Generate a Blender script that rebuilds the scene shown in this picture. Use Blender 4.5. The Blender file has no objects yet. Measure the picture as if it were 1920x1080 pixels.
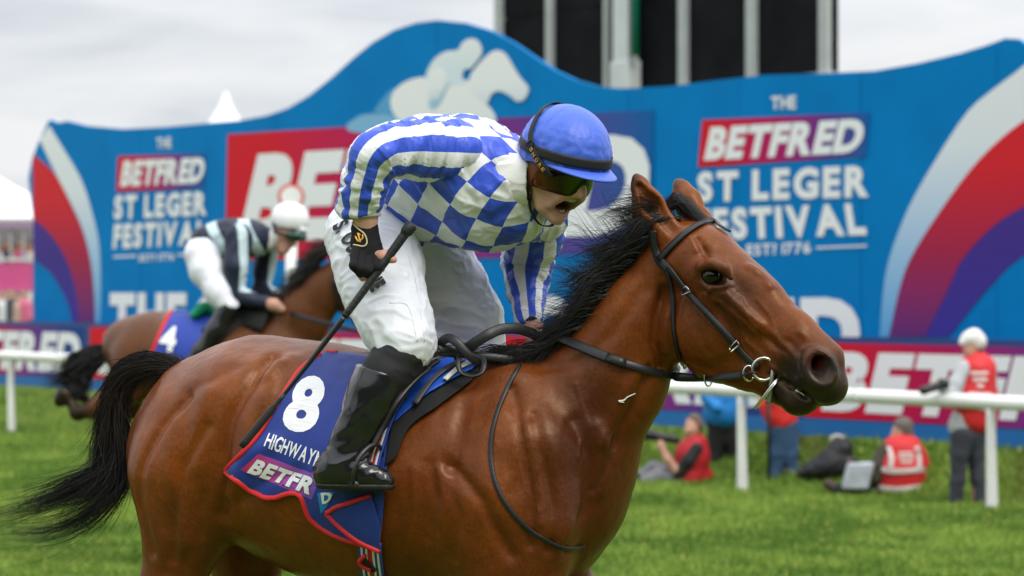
import bpy, bmesh, math, random
import numpy as np
from mathutils import Vector, Matrix
from mathutils.bvhtree import BVHTree

# ------------------------------------------------------------------ camera, sky, sun, exposure
SC = bpy.context.scene
COL = SC.collection
RAD = math.radians
F = 1920 * 100.0 / 36.0            # focal length in photo pixels (100 mm lens)
CZ, HOR = 1.83, 550.0              # camera height, horizon row
FOCUS = 7.55
cam_d = bpy.data.cameras.new('camera')
cam = bpy.data.objects.new('camera', cam_d); COL.objects.link(cam)
cam.location = (0, 0, CZ); cam.rotation_euler = (RAD(90), 0, 0)
cam_d.lens = 100; cam_d.sensor_width = 36; cam_d.shift_y = (HOR - 540) / 1920
cam_d.clip_start = 0.1; cam_d.clip_end = 3000
cam_d.dof.use_dof = True; cam_d.dof.focus_distance = FOCUS; cam_d.dof.aperture_fstop = 4.5
SC.camera = cam

SUN_EL, SUN_AZ = RAD(52), RAD(152)   # azimuth measured from +Y clockwise (sun is behind the camera, a little right)
world = bpy.data.worlds.new('World'); SC.world = world; world.use_nodes = True
wn = world.node_tree.nodes; wl = world.node_tree.links; wn.clear()
def wnode(t, **kw):
    n = wn.new(t)
    for k, v in kw.items(): setattr(n, k, v)
    return n
w_out = wnode('ShaderNodeOutputWorld'); w_bg = wnode('ShaderNodeBackground')
w_sky = wnode('ShaderNodeTexSky', sky_type='NISHITA', sun_disc=False, sun_elevation=SUN_EL, sun_rotation=SUN_AZ)
w_sky.air_density = 1.0; w_sky.dust_density = 3.0
w_tc = wnode('ShaderNodeTexCoord'); w_map = wnode('ShaderNodeMapping'); w_map.inputs['Scale'].default_value = (3.2, 3.2, 15.0)
w_map.inputs['Location'].default_value = (0.35, 0.2, 0.1)
w_n = wnode('ShaderNodeTexNoise'); w_n.inputs['Scale'].default_value = 2.1; w_n.inputs['Detail'].default_value = 7; w_n.inputs['Roughness'].default_value = 0.52
w_n.inputs['Distortion'].default_value = 0.5
w_r = wnode('ShaderNodeValToRGB')
w_r.color_ramp.elements[0].position = 0.34; w_r.color_ramp.elements[0].color = (0.66, 0.70, 0.76, 1)
w_r.color_ramp.elements[1].position = 0.62; w_r.color_ramp.elements[1].color = (0.97, 0.98, 1.0, 1)
e = w_r.color_ramp.elements.new(0.47); e.color = (0.84, 0.87, 0.91, 1)
w_sc = wnode('ShaderNodeMix', data_type='RGBA', blend_type='MULTIPLY'); w_sc.inputs[0].default_value = 1
w_sc.inputs['B'].default_value = (0.1, 0.1, 0.1, 1)
w_mix = wnode('ShaderNodeMix', data_type='RGBA'); w_mix.inputs[0].default_value = 0.9
wl.new(w_tc.outputs['Generated'], w_map.inputs['Vector']); wl.new(w_map.outputs[0], w_n.inputs['Vector'])
wl.new(w_n.outputs['Fac'], w_r.inputs['Fac']); wl.new(w_sky.outputs[0], w_sc.inputs['A'])
wl.new(w_sc.outputs['Result'], w_mix.inputs['A']); wl.new(w_r.outputs['Color'], w_mix.inputs['B'])
# overcast sky: brighter overhead than at the horizon
w_sep = wnode('ShaderNodeSeparateXYZ'); w_el = wnode('ShaderNodeMapRange'); w_el.inputs['From Min'].default_value = 0.08; w_el.inputs['From Max'].default_value = 1.0
w_el.inputs['To Min'].default_value = 0.92; w_el.inputs['To Max'].default_value = 2.5
w_gr = wnode('ShaderNodeMix', data_type='RGBA', blend_type='MULTIPLY'); w_gr.inputs[0].default_value = 1
wl.new(w_tc.outputs['Generated'], w_sep.inputs[0]); wl.new(w_sep.outputs['Z'], w_el.inputs['Value'])
wl.new(w_mix.outputs['Result'], w_gr.inputs['A']); wl.new(w_el.outputs[0], w_gr.inputs['B'])
wl.new(w_gr.outputs['Result'], w_bg.inputs['Color']); wl.new(w_bg.outputs[0], w_out.inputs['Surface'])
w_bg.inputs['Strength'].default_value = 1.0

sun_d = bpy.data.lights.new('sun', 'SUN'); sun_d.energy = 1.5; sun_d.angle = RAD(22); sun_d.color = (1.0, 0.965, 0.91)
sun = bpy.data.objects.new('sun', sun_d); COL.objects.link(sun); sun.location = (-4, -6, 14)
_sd = Vector((math.sin(SUN_AZ) * math.cos(SUN_EL), math.cos(SUN_AZ) * math.cos(SUN_EL), math.sin(SUN_EL)))
sun.rotation_euler = _sd.to_track_quat('Z', 'Y').to_euler()
SC.view_settings.view_transform = 'Standard'; SC.view_settings.look = 'None'
SC.view_settings.exposure = 0.1; SC.view_settings.gamma = 1.0; SC.view_settings.use_curve_mapping = False
SC.render.engine = 'CYCLES'; SC.cycles.use_denoising = True
SC.cycles.max_bounces = 6; SC.cycles.transparent_max_bounces = 8
SC.cycles.sample_clamp_indirect = 6

# ------------------------------------------------------------------ geometry helpers
C0 = np.array([0, 0, CZ])
def W(px, py, Y):
    """world point seen at photo pixel (px, py) at distance Y"""
    return np.array([(px - 960) / F * Y, Y, CZ - (py - HOR) / F * Y])
def A(*v): return np.array(v, float)
def unit(v):
    v = np.asarray(v, float); return v / (np.linalg.norm(v) + 1e-12)

def tagged(o, label=None, cat=None, group=None, kind=None):
    if label: o['label'] = label
    if cat: o['category'] = cat
    if group: o['group'] = group
    if kind: o['kind'] = kind
    return o
def empty(name, loc=(0, 0, 0), label=None, cat=None, group=None, rz=0.0):
    o = bpy.data.objects.new(name, None); COL.objects.link(o)
    o.location = loc; o.rotation_euler = (0, 0, rz); o.empty_display_size = 0.1
    return tagged(o, label, cat, group)
def wmat(o):
    m = Matrix.LocRotScale(o.location, o.rotation_euler, o.scale)
    return wmat(o.parent) @ m if o.parent else m
def mesh(name, V, Fc, m, parent=None, smooth=True, world=True):
    """one mesh object; V in world coordinates, re-expressed in the parent's frame"""
    me = bpy.data.meshes.new(name)
    V = np.asarray(V, float).reshape(-1, 3)
    if parent is not None and world:
        M = np.array(wmat(parent).inverted()); V = V @ M[:3, :3].T + M[:3, 3]
    if isinstance(Fc, np.ndarray) and Fc.ndim == 2:
        n, k = Fc.shape
        me.vertices.add(len(V)); me.vertices.foreach_set('co', V.astype(np.float32).ravel())
        me.loops.add(n * k); me.loops.foreach_set('vertex_index', Fc.astype(np.int32).ravel())
        me.polygons.add(n); me.polygons.foreach_set('loop_start', np.arange(0, n * k, k, dtype=np.int32))
        me.polygons.foreach_set('loop_total', np.full(n, k, dtype=np.int32))
        me.update(calc_edges=True)
    else:
        me.from_pydata([tuple(v) for v in V], [], [tuple(int(i) for i in f) for f in Fc]); me.update()
    if smooth: me.polygons.foreach_set('use_smooth', np.ones(len(me.polygons), dtype=bool))
    if m is not None: me.materials.append(m)
    o = bpy.data.objects.new(name, me); COL.objects.link(o)
    if parent is not None: o.parent = parent
    return o
def attr(o, name, data, kind='FLOAT'):
    a = o.data.attributes.new(name, {'FLOAT': 'FLOAT', 'VEC': 'FLOAT_VECTOR', 'COL': 'FLOAT_COLOR'}[kind], 'POINT')
    data = np.asarray(data, np.float32)
    if kind == 'FLOAT': a.data.foreach_set('value', data.ravel())
    elif kind == 'VEC': a.data.foreach_set('vector', data.ravel())
    else:
        if data.shape[1] == 3: data = np.c_[data, np.ones(len(data), np.float32)]
        a.data.foreach_set('color', data.ravel())

def spline(P, n):
    """Catmull-Rom through P (rows), n samples"""
    P = np.asarray(P, float)
    if len(P) < 3:
        t = np.linspace(0, 1, n)[:, None]; return P[0] * (1 - t) + P[-1] * t
    Q = np.vstack([2 * P[0] - P[1], P, 2 * P[-1] - P[-2]])
    seg = np.linspace(0, len(P) - 1 - 1e-9, n); i = seg.astype(int); t = (seg - i)[:, None]
    p0, p1, p2, p3 = Q[i], Q[i + 1], Q[i + 2], Q[i + 3]
    return 0.5 * ((2 * p1) + (-p0 + p2) * t + (2 * p0 - 5 * p1 + 4 * p2 - p3) * t ** 2 + (-p0 + 3 * p1 - 3 * p2 + p3) * t ** 3)
def tube(P, r, seg=8, caps=True):
    """tube along points P, radius scalar or list -> (V, F)"""
    P = np.asarray(P, float); n = len(P); r = np.broadcast_to(np.asarray(r, float), (n,))
    T = np.gradient(P, axis=0); T /= np.linalg.norm(T, axis=1)[:, None] + 1e-12
    u = np.cross(T[0], [0, 0, 1.0])
    if np.linalg.norm(u) < 1e-3: u = np.cross(T[0], [1.0, 0, 0])
    u = unit(u); V = []; ang = np.arange(seg) * 2 * math.pi / seg
    for i in range(n):
        u = unit(u - T[i] * np.dot(u, T[i])); w = np.cross(T[i], u)
        V.append(P[i] + r[i] * (np.cos(ang)[:, None] * u + np.sin(ang)[:, None] * w))
    V = np.vstack(V); Fc = []
    for i in range(n - 1):
        for j in range(seg):
            a, b = i * seg + j, i * seg + (j + 1) % seg; Fc.append((a, b, b + seg, a + seg))
    if caps: Fc.append(tuple(range(seg))[::-1]); Fc.append(tuple((n - 1) * seg + j for j in range(seg)))
    return V, Fc
def strap(P, N, width, thick):
    """flat strap along P with surface normals N -> (V, F); rounded-edge box section"""
    P = np.asarray(P, float); N = np.asarray(N, float); n = len(P)
    width = np.broadcast_to(np.asarray(width, float), (n,))
    T = np.gradient(P, axis=0); T /= np.linalg.norm(T, axis=1)[:, None] + 1e-12
    N = N - T * (N * T).sum(1)[:, None]; N /= np.linalg.norm(N, axis=1)[:, None] + 1e-12
    B = np.cross(T, N); prof = [(-.5, 0), (-.5, .6), (-.40, 1), (.40, 1), (.5, .6), (.5, 0)]
    V = np.vstack([[P[i] + B[i] * width[i] * a + N[i] * thick * b for a, b in prof] for i in range(n)]); k = 6; Fc = []
    for i in range(n - 1):
        for j in range(k):
            a, b = i * k + j, i * k + (j + 1) % k; Fc.append((a, a + k, b + k, b))
    Fc.append(tuple(range(k))); Fc.append(tuple((n - 1) * k + j for j in range(k))[::-1])
    return V, Fc
def merge(parts):
    V, Fc, o = [], [], 0
    for v, f in parts:
        V.append(np.asarray(v)); Fc += [tuple(i + o for i in q) for q in f]; o += len(v)
    return np.vstack(V), Fc
def box(lo, hi):
    (x0, y0, z0), (x1, y1, z1) = lo, hi
    V = A([x0, y0, z0], [x1, y0, z0], [x1, y1, z0], [x0, y1, z0], [x0, y0, z1], [x1, y0, z1], [x1, y1, z1], [x0, y1, z1])
    return V, [(0, 3, 2, 1), (4, 5, 6, 7), (0, 1, 5, 4), (1, 2, 6, 5), (2, 3, 7, 6), (3, 0, 4, 7)]
def bevel(o, w, seg=2):
    md = o.modifiers.new('bevel', 'BEVEL'); md.width = w; md.segments = seg; md.limit_method = 'ANGLE'; return o

# ------------------------------------------------------------------ noise
def _hash(i, j, k, s):
    n = (i * 73856093) ^ (j * 19349663) ^ (k * 83492791) ^ (s * 2654435761)
    n = (n ^ (n >> 13)) * 1274126177; n = n & 0x7fffffff
    return ((n ^ (n >> 16)) & 0xffff) / 65535.0 * 2 - 1
def vnoise(P, s=0):
    P = np.asarray(P, float); i = np.floor(P).astype(np.int64); f = P - i; f = f * f * (3 - 2 * f); r = 0
    for dx in (0, 1):
        for dy in (0, 1):
            for dz in (0, 1):
                w = (f[:, 0] if dx else 1 - f[:, 0]) * (f[:, 1] if dy else 1 - f[:, 1]) * (f[:, 2] if dz else 1 - f[:, 2])
                r = r + w * _hash(i[:, 0] + dx, i[:, 1] + dy, i[:, 2] + dz, s)
    return r
def fnoise(P, s=0, o=3):
    r, a = 0, 1.0
    for k in range(o): r = r + a * vnoise(np.asarray(P) * 2 ** k, s + k); a *= .5
    return r / 1.75

# ------------------------------------------------------------------ distance-field sculpting
class Field:
    def __init__(s, xs, ys, zs):
        s.ax = [np.asarray(a, np.float32) for a in (xs, ys, zs)]
        s.F = np.full([len(a) for a in s.ax], 0.4, np.float32)
    def _sub(s, lo, hi):
        sl = []
        for a, l, h in zip(s.ax, lo, hi):
            i0 = max(int(np.searchsorted(a, l)) - 1, 0); i1 = min(int(np.searchsorted(a, h)) + 1, len(a))
            if i1 - i0 < 1: return None, None
            sl.append(slice(i0, i1))
        g = np.meshgrid(*[a[q] for a, q in zip(s.ax, sl)], indexing='ij', sparse=True)
        return tuple(sl), g
    def _join(s, sl, d, k, op):
        f = s.F[sl]
        if op == 'cut':
            d = -d; h = np.maximum(k - np.abs(f - d), 0) / max(k, 1e-6); s.F[sl] = np.maximum(f, d) + h * h * k / 4
        else:
            h = np.maximum(k - np.abs(f - d), 0) / max(k, 1e-6); s.F[sl] = np.minimum(f, d) - h * h * k / 4
    def sweep(s, P, ru, rl=None, n=(0, 1, 0), k=.03, op='add', seg_k=None):
        """chain of tapered segments; ru radius, rl radius along lateral axis n"""
        P = np.asarray(P, float); m = len(P); ru = np.broadcast_to(np.asarray(ru, float), (m,))
        rl = ru if rl is None else np.broadcast_to(np.asarray(rl, float), (m,))
        R = max(ru.max(), rl.max()) + k + .03
        sl, g = s._sub(P.min(0) - R, P.max(0) + R)
        if sl is None: return s
        n = unit(n).astype(np.float32); D = None
        for i in range(max(m - 1, 1)):
            a = P[i]; b = P[min(i + 1, m - 1)]; ba = b - a; L2 = float(ba @ ba) + 1e-9
            q = [g[j] - np.float32(a[j]) for j in range(3)]
            t = np.clip((q[0] * np.float32(ba[0]) + q[1] * np.float32(ba[1]) + q[2] * np.float32(ba[2])) / np.float32(L2), 0, 1)
            q = [q[j] - t * np.float32(ba[j]) for j in range(3)]
            j2 = min(i + 1, m - 1)
            u = np.float32(ru[i]) + t * np.float32(ru[j2] - ru[i])
            if np.allclose(ru, rl):
                d = np.sqrt(q[0] ** 2 + q[1] ** 2 + q[2] ** 2) - u
            else:
                l = np.float32(rl[i]) + t * np.float32(rl[j2] - rl[i])
                ql = q[0] * n[0] + q[1] * n[1] + q[2] * n[2]
                qo = np.maximum(q[0] ** 2 + q[1] ** 2 + q[2] ** 2 - ql ** 2, 0); ql = ql ** 2
                k0 = np.sqrt(qo / u ** 2 + ql / l ** 2); k1 = np.sqrt(qo / u ** 4 + ql / l ** 4) + 1e-6
                d = np.where(k0 < 1e-3, -np.minimum(u, l), k0 * (k0 - 1) / k1)
            if D is None: D = d
            else:
                kk = seg_k if seg_k is not None else min(k, .02)
                h = np.maximum(kk - np.abs(D - d), 0) / kk; D = np.minimum(D, d) - h * h * kk / 4
        s._join(sl, D, k, op); return s
    def ell(s, c, r, ax=None, k=.03, op='add'):
        """ellipsoid: centre, 3 radii, 3 axes (rows)"""
        c = np.asarray(c, float); r = np.asarray(r, float); R = r.max() + k + .02
        sl, g = s._sub(c - R, c + R)
        if sl is None: return s
        ax = np.eye(3) if ax is None else np.asarray(ax, float)
        q = [g[j] - np.float32(c[j]) for j in range(3)]
        e = [q[0] * np.float32(a[0]) + q[1] * np.float32(a[1]) + q[2] * np.float32(a[2]) for a in ax]
        k0 = np.sqrt(sum((e[i] / np.float32(r[i])) ** 2 for i in range(3)))
        k1 = np.sqrt(sum((e[i] / np.float32(r[i] ** 2)) ** 2 for i in range(3))) + 1e-6
        s._join(sl, np.where(k0 < 1e-3, -r.min(), k0 * (k0 - 1) / k1), k, op); return s
    def half(s, p, n, k=.005):
        """keep only the side of the plane at p that n points away from"""
        g = np.meshgrid(*s.ax, indexing='ij', sparse=True); n = unit(n)
        d = sum((g[j] - np.float32(p[j])) * np.float32(n[j]) for j in range(3))
        s.F = np.maximum(s.F, d.astype(np.float32)); return s
    def nets(s, smooth=2, lam=.5):
        """surface nets -> V, quads, vertex normals"""
        Fv = s.F.copy(); Fv[[0, -1]] = .4; Fv[:, [0, -1]] = .4; Fv[:, :, [0, -1]] = .4
        neg = Fv < 0; nx, ny, nz = Fv.shape
        c = np.zeros((nx - 1, ny - 1, nz - 1), np.int8)
        for dx in (0, 1):
            for dy in (0, 1):
                for dz in (0, 1): c += neg[dx:nx - 1 + dx, dy:ny - 1 + dy, dz:nz - 1 + dz]
        I, J, K = np.nonzero((c > 0) & (c < 8)); nv = len(I)
        idx = np.full(c.shape, -1, np.int64); idx[I, J, K] = np.arange(nv)
        acc = np.zeros((nv, 3)); cnt = np.zeros(nv)
        X, Y, Z = s.ax
        for ax in range(3):
            o1, o2 = [a for a in range(3) if a != ax]
            for u in (0, 1):
                for v in (0, 1):
                    d0 = [0, 0, 0]; d0[o1] = u; d0[o2] = v; d1 = list(d0); d1[ax] = 1
                    f0 = Fv[I + d0[0], J + d0[1], K + d0[2]]; f1 = Fv[I + d1[0], J + d1[1], K + d1[2]]
                    m = (f0 < 0) != (f1 < 0); t = np.where(m, f0 / np.where(m, f0 - f1, 1), 0)
                    p0 = np.stack([X[I + d0[0]], Y[J + d0[1]], Z[K + d0[2]]], 1)
                    p1 = np.stack([X[I + d1[0]], Y[J + d1[1]], Z[K + d1[2]]], 1)
                    acc += np.where(m[:, None], p0 + t[:, None] * (p1 - p0), 0); cnt += m
        V = acc / cnt[:, None]; Q = []
        for ax in range(3):
            a, b = [(1, 2), (2, 0), (0, 1)][ax]
            sl0 = [slice(None)] * 3; sl1 = [slice(None)] * 3; sl0[ax] = slice(0, -1); sl1[ax] = slice(1, None)
            ch = neg[tuple(sl0)] != neg[tuple(sl1)]
            E = np.array(np.nonzero(ch)).T
            E = E[(E[:, a] > 0) & (E[:, b] > 0) & (E[:, a] < Fv.shape[a] - 1) & (E[:, b] < Fv.shape[b] - 1)]
            flip = ~neg[E[:, 0], E[:, 1], E[:, 2]]
            def cell(da, db):
                q = E.copy(); q[:, a] -= da; q[:, b] -= db; return idx[q[:, 0], q[:, 1], q[:, 2]]
            q = np.stack([cell(1, 1), cell(0, 1), cell(0, 0), cell(1, 0)], 1)
            q[flip] = q[flip][:, ::-1]; Q.append(q)
        Q = np.vstack(Q); Q = Q[(Q >= 0).all(1)]
        V = relax(V, Q, smooth, lam)
        return V, Q, vnormals(V, Q)
def relax(V, Q, it=1, lam=.5):
    if it < 1: return V
    E = np.vstack([Q[:, [i, (i + 1) % 4]] for i in range(4)]); E = np.vstack([E, E[:, ::-1]]); n = len(V)
    deg = np.bincount(E[:, 0], minlength=n)[:, None] + 1e-9
    for q in range(it):
        for l in (lam, -lam * .98) if it > 1 else (lam,):
            S = np.stack([np.bincount(E[:, 0], weights=V[E[:, 1], j], minlength=n) for j in range(3)], 1)
            V = V + l * (S / deg - V)
    return V
def vnormals(V, Q):
    fn = np.cross(V[Q[:, 2]] - V[Q[:, 0]], V[Q[:, 3]] - V[Q[:, 1]]); N = np.zeros_like(V)
    for j in range(3):
        for i in range(4): N[:, j] += np.bincount(Q[:, i], weights=fn[:, j], minlength=len(V))
    return N / (np.linalg.norm(N, axis=1)[:, None] + 1e-12)
def ax_range(lo, hi, h): return np.arange(lo, hi + h, h)
def fbox(lo, hi, h): return Field(*[ax_range(l, u, h) for l, u in zip(lo, hi)])
def bvh(V, Q): return BVHTree.FromPolygons([Vector(v) for v in V], [tuple(int(i) for i in q) for q in Q])

# ------------------------------------------------------------------ materials
MATS = {}
def mat(name, col=(.5, .5, .5), rough=.6, spec=.4, metal=0., coat=0., sheen=0., bump=0., bscale=200., vary=0., vscale=8., emit=None, trans=0., attr_col=None, coat_rough=.1):
    if name in MATS: return MATS[name]
    m = bpy.data.materials.new(name); m.use_nodes = True; nt = m.node_tree; b = nt.nodes['Principled BSDF']
    b.inputs['Base Color'].default_value = (*col, 1); b.inputs['Roughness'].default_value = rough
    b.inputs['Specular IOR Level'].default_value = spec; b.inputs['Metallic'].default_value = metal
    b.inputs['Coat Weight'].default_value = coat; b.inputs['Coat Roughness'].default_value = coat_rough
    b.inputs['Sheen Weight'].default_value = sheen
    if trans: b.inputs['Transmission Weight'].default_value = trans
    src = None
    if attr_col:
        a = nt.nodes.new('ShaderNodeAttribute'); a.attribute_name = attr_col; src = a.outputs['Color']
    tc = nt.nodes.new('ShaderNodeTexCoord')
    if vary:
        n = nt.nodes.new('ShaderNodeTexNoise'); n.inputs['Scale'].default_value = vscale; n.inputs['Detail'].default_value = 5
        nt.links.new(tc.outputs['Object'], n.inputs['Vector'])
        r = nt.nodes.new('ShaderNodeMapRange'); r.inputs['To Min'].default_value = 1 - vary; r.inputs['To Max'].default_value = 1 + vary
        r.inputs['From Min'].default_value = .25; r.inputs['From Max'].default_value = .75
        nt.links.new(n.outputs['Fac'], r.inputs['Value'])
        x = nt.nodes.new('ShaderNodeMix'); x.data_type = 'RGBA'; x.blend_type = 'MULTIPLY'; x.inputs[0].default_value = 1
        x.inputs['A'].default_value = (*col, 1)
        if src: nt.links.new(src, x.inputs['A'])
        nt.links.new(r.outputs[0], x.inputs['B']); src = x.outputs['Result']
    if src: nt.links.new(src, b.inputs['Base Color'])
    if bump:
        n = nt.nodes.new('ShaderNodeTexNoise'); n.inputs['Scale'].default_value = bscale; n.inputs['Detail'].default_value = 4
        nt.links.new(tc.outputs['Object'], n.inputs['Vector'])
        bp = nt.nodes.new('ShaderNodeBump'); bp.inputs['Strength'].default_value = bump; bp.inputs['Distance'].default_value = .004
        nt.links.new(n.outputs['Fac'], bp.inputs['Height']); nt.links.new(bp.outputs[0], b.inputs['Normal'])
    MATS[name] = m; return m
def s2l(r, g, b):
    f = lambda c: (c / 255 / 12.92) if c <= 10 else ((c / 255 + .055) / 1.055) ** 2.4
    return (f(r), f(g), f(b))
# ------------------------------------------------------------------ turf
RP0, RDIR = A(4.58, 27.2), unit(A(-12.11, 15.5)); RNRM = A(-RDIR[1], RDIR[0]) * -1      # rail line; normal points away from the camera
def sstep(t): t = np.clip(t, 0, 1); return t * t * (3 - 2 * t)
def gh(x, y):
    """ground height"""
    x = np.asarray(x, float); y = np.asarray(y, float); d = (x - RP0[0]) * RNRM[0] + (y - RP0[1]) * RNRM[1]
    n = vnoise(np.stack([x * .45, y * .45, x * 0], -1).reshape(-1, 3), 5).reshape(x.shape) * .02
    return -.25 * sstep((d + 20) / 19) + .46 * sstep((d - .7) / 1.7) + n * np.clip((d + 19) / 6, 0, 1)
def rail_pt(px):
    """ground point of the rail line under photo column px"""
    k = (px - 960) / F; t = (k * RP0[1] - RP0[0]) / (RDIR[0] - k * RDIR[1]); return RP0 + RDIR * t
def grid_sheet(xs, ys, zf):
    Xg, Yg = np.meshgrid(xs, ys, indexing='ij'); V = np.stack([Xg, Yg, zf(Xg, Yg)], -1).reshape(-1, 3); nx, ny = Xg.shape
    i = (np.arange(nx - 1)[:, None] * ny + np.arange(ny - 1)[None]).ravel()
    return V, np.stack([i, i + ny, i + ny + 1, i + 1], 1)
xs = np.r_[-900, -300, -120, -60, np.arange(-40, 31, .5), 60, 120, 300, 900]; ys = np.r_[-200, -60, -20, np.arange(0, 75, .5), 90, 130, 250, 600, 1600]
V, Q = grid_sheet(xs, ys, gh)
mt = mat('turf', s2l(92, 128, 44), rough=.9, spec=.15, vary=.0)
nt = mt.node_tree; b = nt.nodes['Principled BSDF']; tc = nt.nodes.new('ShaderNodeTexCoord')
def noise_node(nt, scale, detail=5, rough=.55, vec=None):
    n = nt.nodes.new('ShaderNodeTexNoise'); n.inputs['Scale'].default_value = scale; n.inputs['Detail'].default_value = detail; n.inputs['Roughness'].default_value = rough
    if vec is not None: nt.links.new(vec, n.inputs['Vector'])
    return n
na = noise_node(nt, .9, 6, .6, tc.outputs['Object']); nb = noise_node(nt, 9, 5, .65, tc.outputs['Object'])
rp = nt.nodes.new('ShaderNodeValToRGB'); rp.color_ramp.elements[0].position = .30; rp.color_ramp.elements[1].position = .72
rp.color_ramp.elements[0].color = (.042, .086, .008, 1); rp.color_ramp.elements[1].color = (.130, .190, .020, 1)
mx = nt.nodes.new('ShaderNodeMix'); mx.data_type = 'FLOAT'; mx.inputs[0].default_value = .6
nt.links.new(na.outputs['Fac'], mx.inputs['A']); nt.links.new(nb.outputs['Fac'], mx.inputs['B'])
nt.links.new(mx.outputs[0], rp.inputs['Fac']); nt.links.new(rp.outputs['Color'], b.inputs['Base Color'])
ground = mesh('ground', V, Q, mt); tagged(ground, 'mown green racecourse turf', None, None, 'structure')

# grass blades standing on the turf in view
def grass(n, seed, dens):
    r = np.random.default_rng(seed); Y = 1 / r.uniform(1 / 62., 1 / 13., n); X = (r.uniform(-750, 2700, n) - 960) / F * Y; near = (Y > 17) & (np.abs(X / Y * F) < 1100) | (r.random(n) < .5); X, Y = X[near], Y[near]; n = len(X)
    d = (X - RP0[0]) * RNRM[0] + (Y - RP0[1]) * RNRM[1]; keep = d < 2.2; X, Y, d = X[keep], Y[keep], d[keep]; n = len(X)
    pn = vnoise(np.stack([X * .8, Y * .5, X * 0], 1), 21) * .5 + vnoise(np.stack([X * 3, Y * 2, X * 0], 1), 22) * .5
    Z = gh(X, Y); h = (.03 + .035 * r.random(n)) * (1 + .5 * pn) * np.where(d > .6, 1.7, 1); a = r.uniform(0, math.pi, n); w = .009 + .009 * r.random(n)
    lean = (r.random((n, 2)) - .5) * h[:, None] * 1.3; cx, sx = np.cos(a) * w, np.sin(a) * w
    V = np.empty((n, 3, 3)); V[:, 0] = np.stack([X - cx, Y - sx, Z - .01], 1); V[:, 1] = np.stack([X + cx, Y + sx, Z - .01], 1); V[:, 2] = np.stack([X + lean[:, 0], Y + lean[:, 1], Z + h], 1)
    c0 = A(.078, .165, .020); c1 = A(.215, .325, .050); c2 = A(.38, .38, .09)
    t = np.clip(.5 + pn * 1.25 + r.normal(0, .20, n), 0, 1)[:, None]; col = c0 * (1 - t) + c1 * t
    dry = (r.random(n) < .06)[:, None]; col = np.where(dry, c2, col)
    bare = (d > .5)[:, None] * np.clip(vnoise(np.stack([X * .9, Y * .6, X * 0 + 7], 1), 31) * 1.6 - .5, 0, .8)[:, None]; col = col * (1 - bare) + A(.10, .075, .03) * bare
    o = mesh('grass', V.reshape(-1, 3), np.arange(n * 3).reshape(n, 3), mat('grass_blade', (.1, .2, .03), rough=.7, spec=.2, attr_col='tint'), smooth=False)
    attr(o, 'tint', np.repeat(col, 3, 0), 'COL'); tagged(o, 'short green grass blades covering the turf', 'grass', None, 'stuff'); return o
grass(860000, 4, 1)

# ------------------------------------------------------------------ upright planes seen at an angle
class Plane:
    def __init__(s, z0, z1):
        """upright plane through photo column 0 at distance z0 and column 1920 at distance z1"""
        s.p0 = A(-960 / F * z0, z0); s.p1 = A(960 / F * z1, z1); s.len = np.linalg.norm(s.p1 - s.p0); s.e = (s.p1 - s.p0) / s.len; s.n = A(s.e[1], -s.e[0])
        if s.n @ s.p0 > 0: s.n = -s.n
    def u(s, px):
        k = (px - 960) / F; return (k * s.p0[1] - s.p0[0]) / (s.e[0] - k * s.e[1])
    def uz(s, px, py):
        u = s.u(px); Y = s.p0[1] + s.e[1] * u; return A(u, CZ - (py - HOR) / F * Y)
    def at(s, u, z, off=0.0):
        u = np.asarray(u, float); z = np.asarray(z, float)
        return np.stack([s.p0[0] + s.e[0] * u + s.n[0] * off, s.p0[1] + s.e[1] * u + s.n[1] * off, z + 0 * u], -1)
    def slab(s, uz, off, th):
        """prism with outline uz (list of (u,z)), front face at off"""
        uz = np.asarray(uz, float); n = len(uz); ar = np.sum(uz[:, 0] * np.roll(uz[:, 1], -1) - np.roll(uz[:, 0], -1) * uz[:, 1])
        if ar < 0: uz = uz[::-1]
        V = np.vstack([s.at(uz[:, 0], uz[:, 1], off), s.at(uz[:, 0], uz[:, 1], off - th)])
        return V, [tuple(range(n)), tuple(range(2 * n - 1, n - 1, -1))] + [(i, n + i, n + (i + 1) % n, (i + 1) % n) for i in range(n)]
_GLYPH = {}
def glyph(ch, bold):
    """one flat triangulated character in font units"""
    if (ch, bold) not in _GLYPH:
        cu = bpy.data.curves.new('letter', 'FONT'); cu.body = ch; cu.offset = bold; cu.resolution_u = 4; cu.fill_mode = 'FRONT'
        o = bpy.data.objects.new('letter', cu); COL.objects.link(o); dg = bpy.context.evaluated_depsgraph_get()
        me = bpy.data.meshes.new_from_object(o.evaluated_get(dg)); V = np.array([v.co[:2] for v in me.vertices]); Fc = [tuple(p.vertices) for p in me.polygons]
        bpy.data.objects.remove(o); bpy.data.curves.remove(cu); bpy.data.meshes.remove(me)
        V[:, 0] -= V[:, 0].min(); _GLYPH[(ch, bold)] = (V, Fc)
    return _GLYPH[(ch, bold)]
def text2d(t, bold=.02, shear=0., gap=.07):
    """list of letters laid out in the unit box"""
    out, cur = [], 0.
    for ch in t:
        if ch == ' ': cur += .30; continue
        V, Fc = glyph(ch, bold); V = V.copy(); w = V[:, 0].max(); V[:, 0] += cur + shear * V[:, 1]; cur += w + gap; out.append((V, Fc))
    al = np.vstack([v for v, _ in out]); lo, hi = al.min(0), al.max(0)
    return [((v - lo) / (hi - lo), f) for v, f in out]
def bil(q, V):
    """unit box -> quad q = TL, TR, BR, BL"""
    q = np.asarray(q, float); x, y = V[:, :1], V[:, 1:2]
    return q[3] * (1 - x) * (1 - y) + q[2] * x * (1 - y) + q[1] * x * y + q[0] * (1 - x) * y
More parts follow.
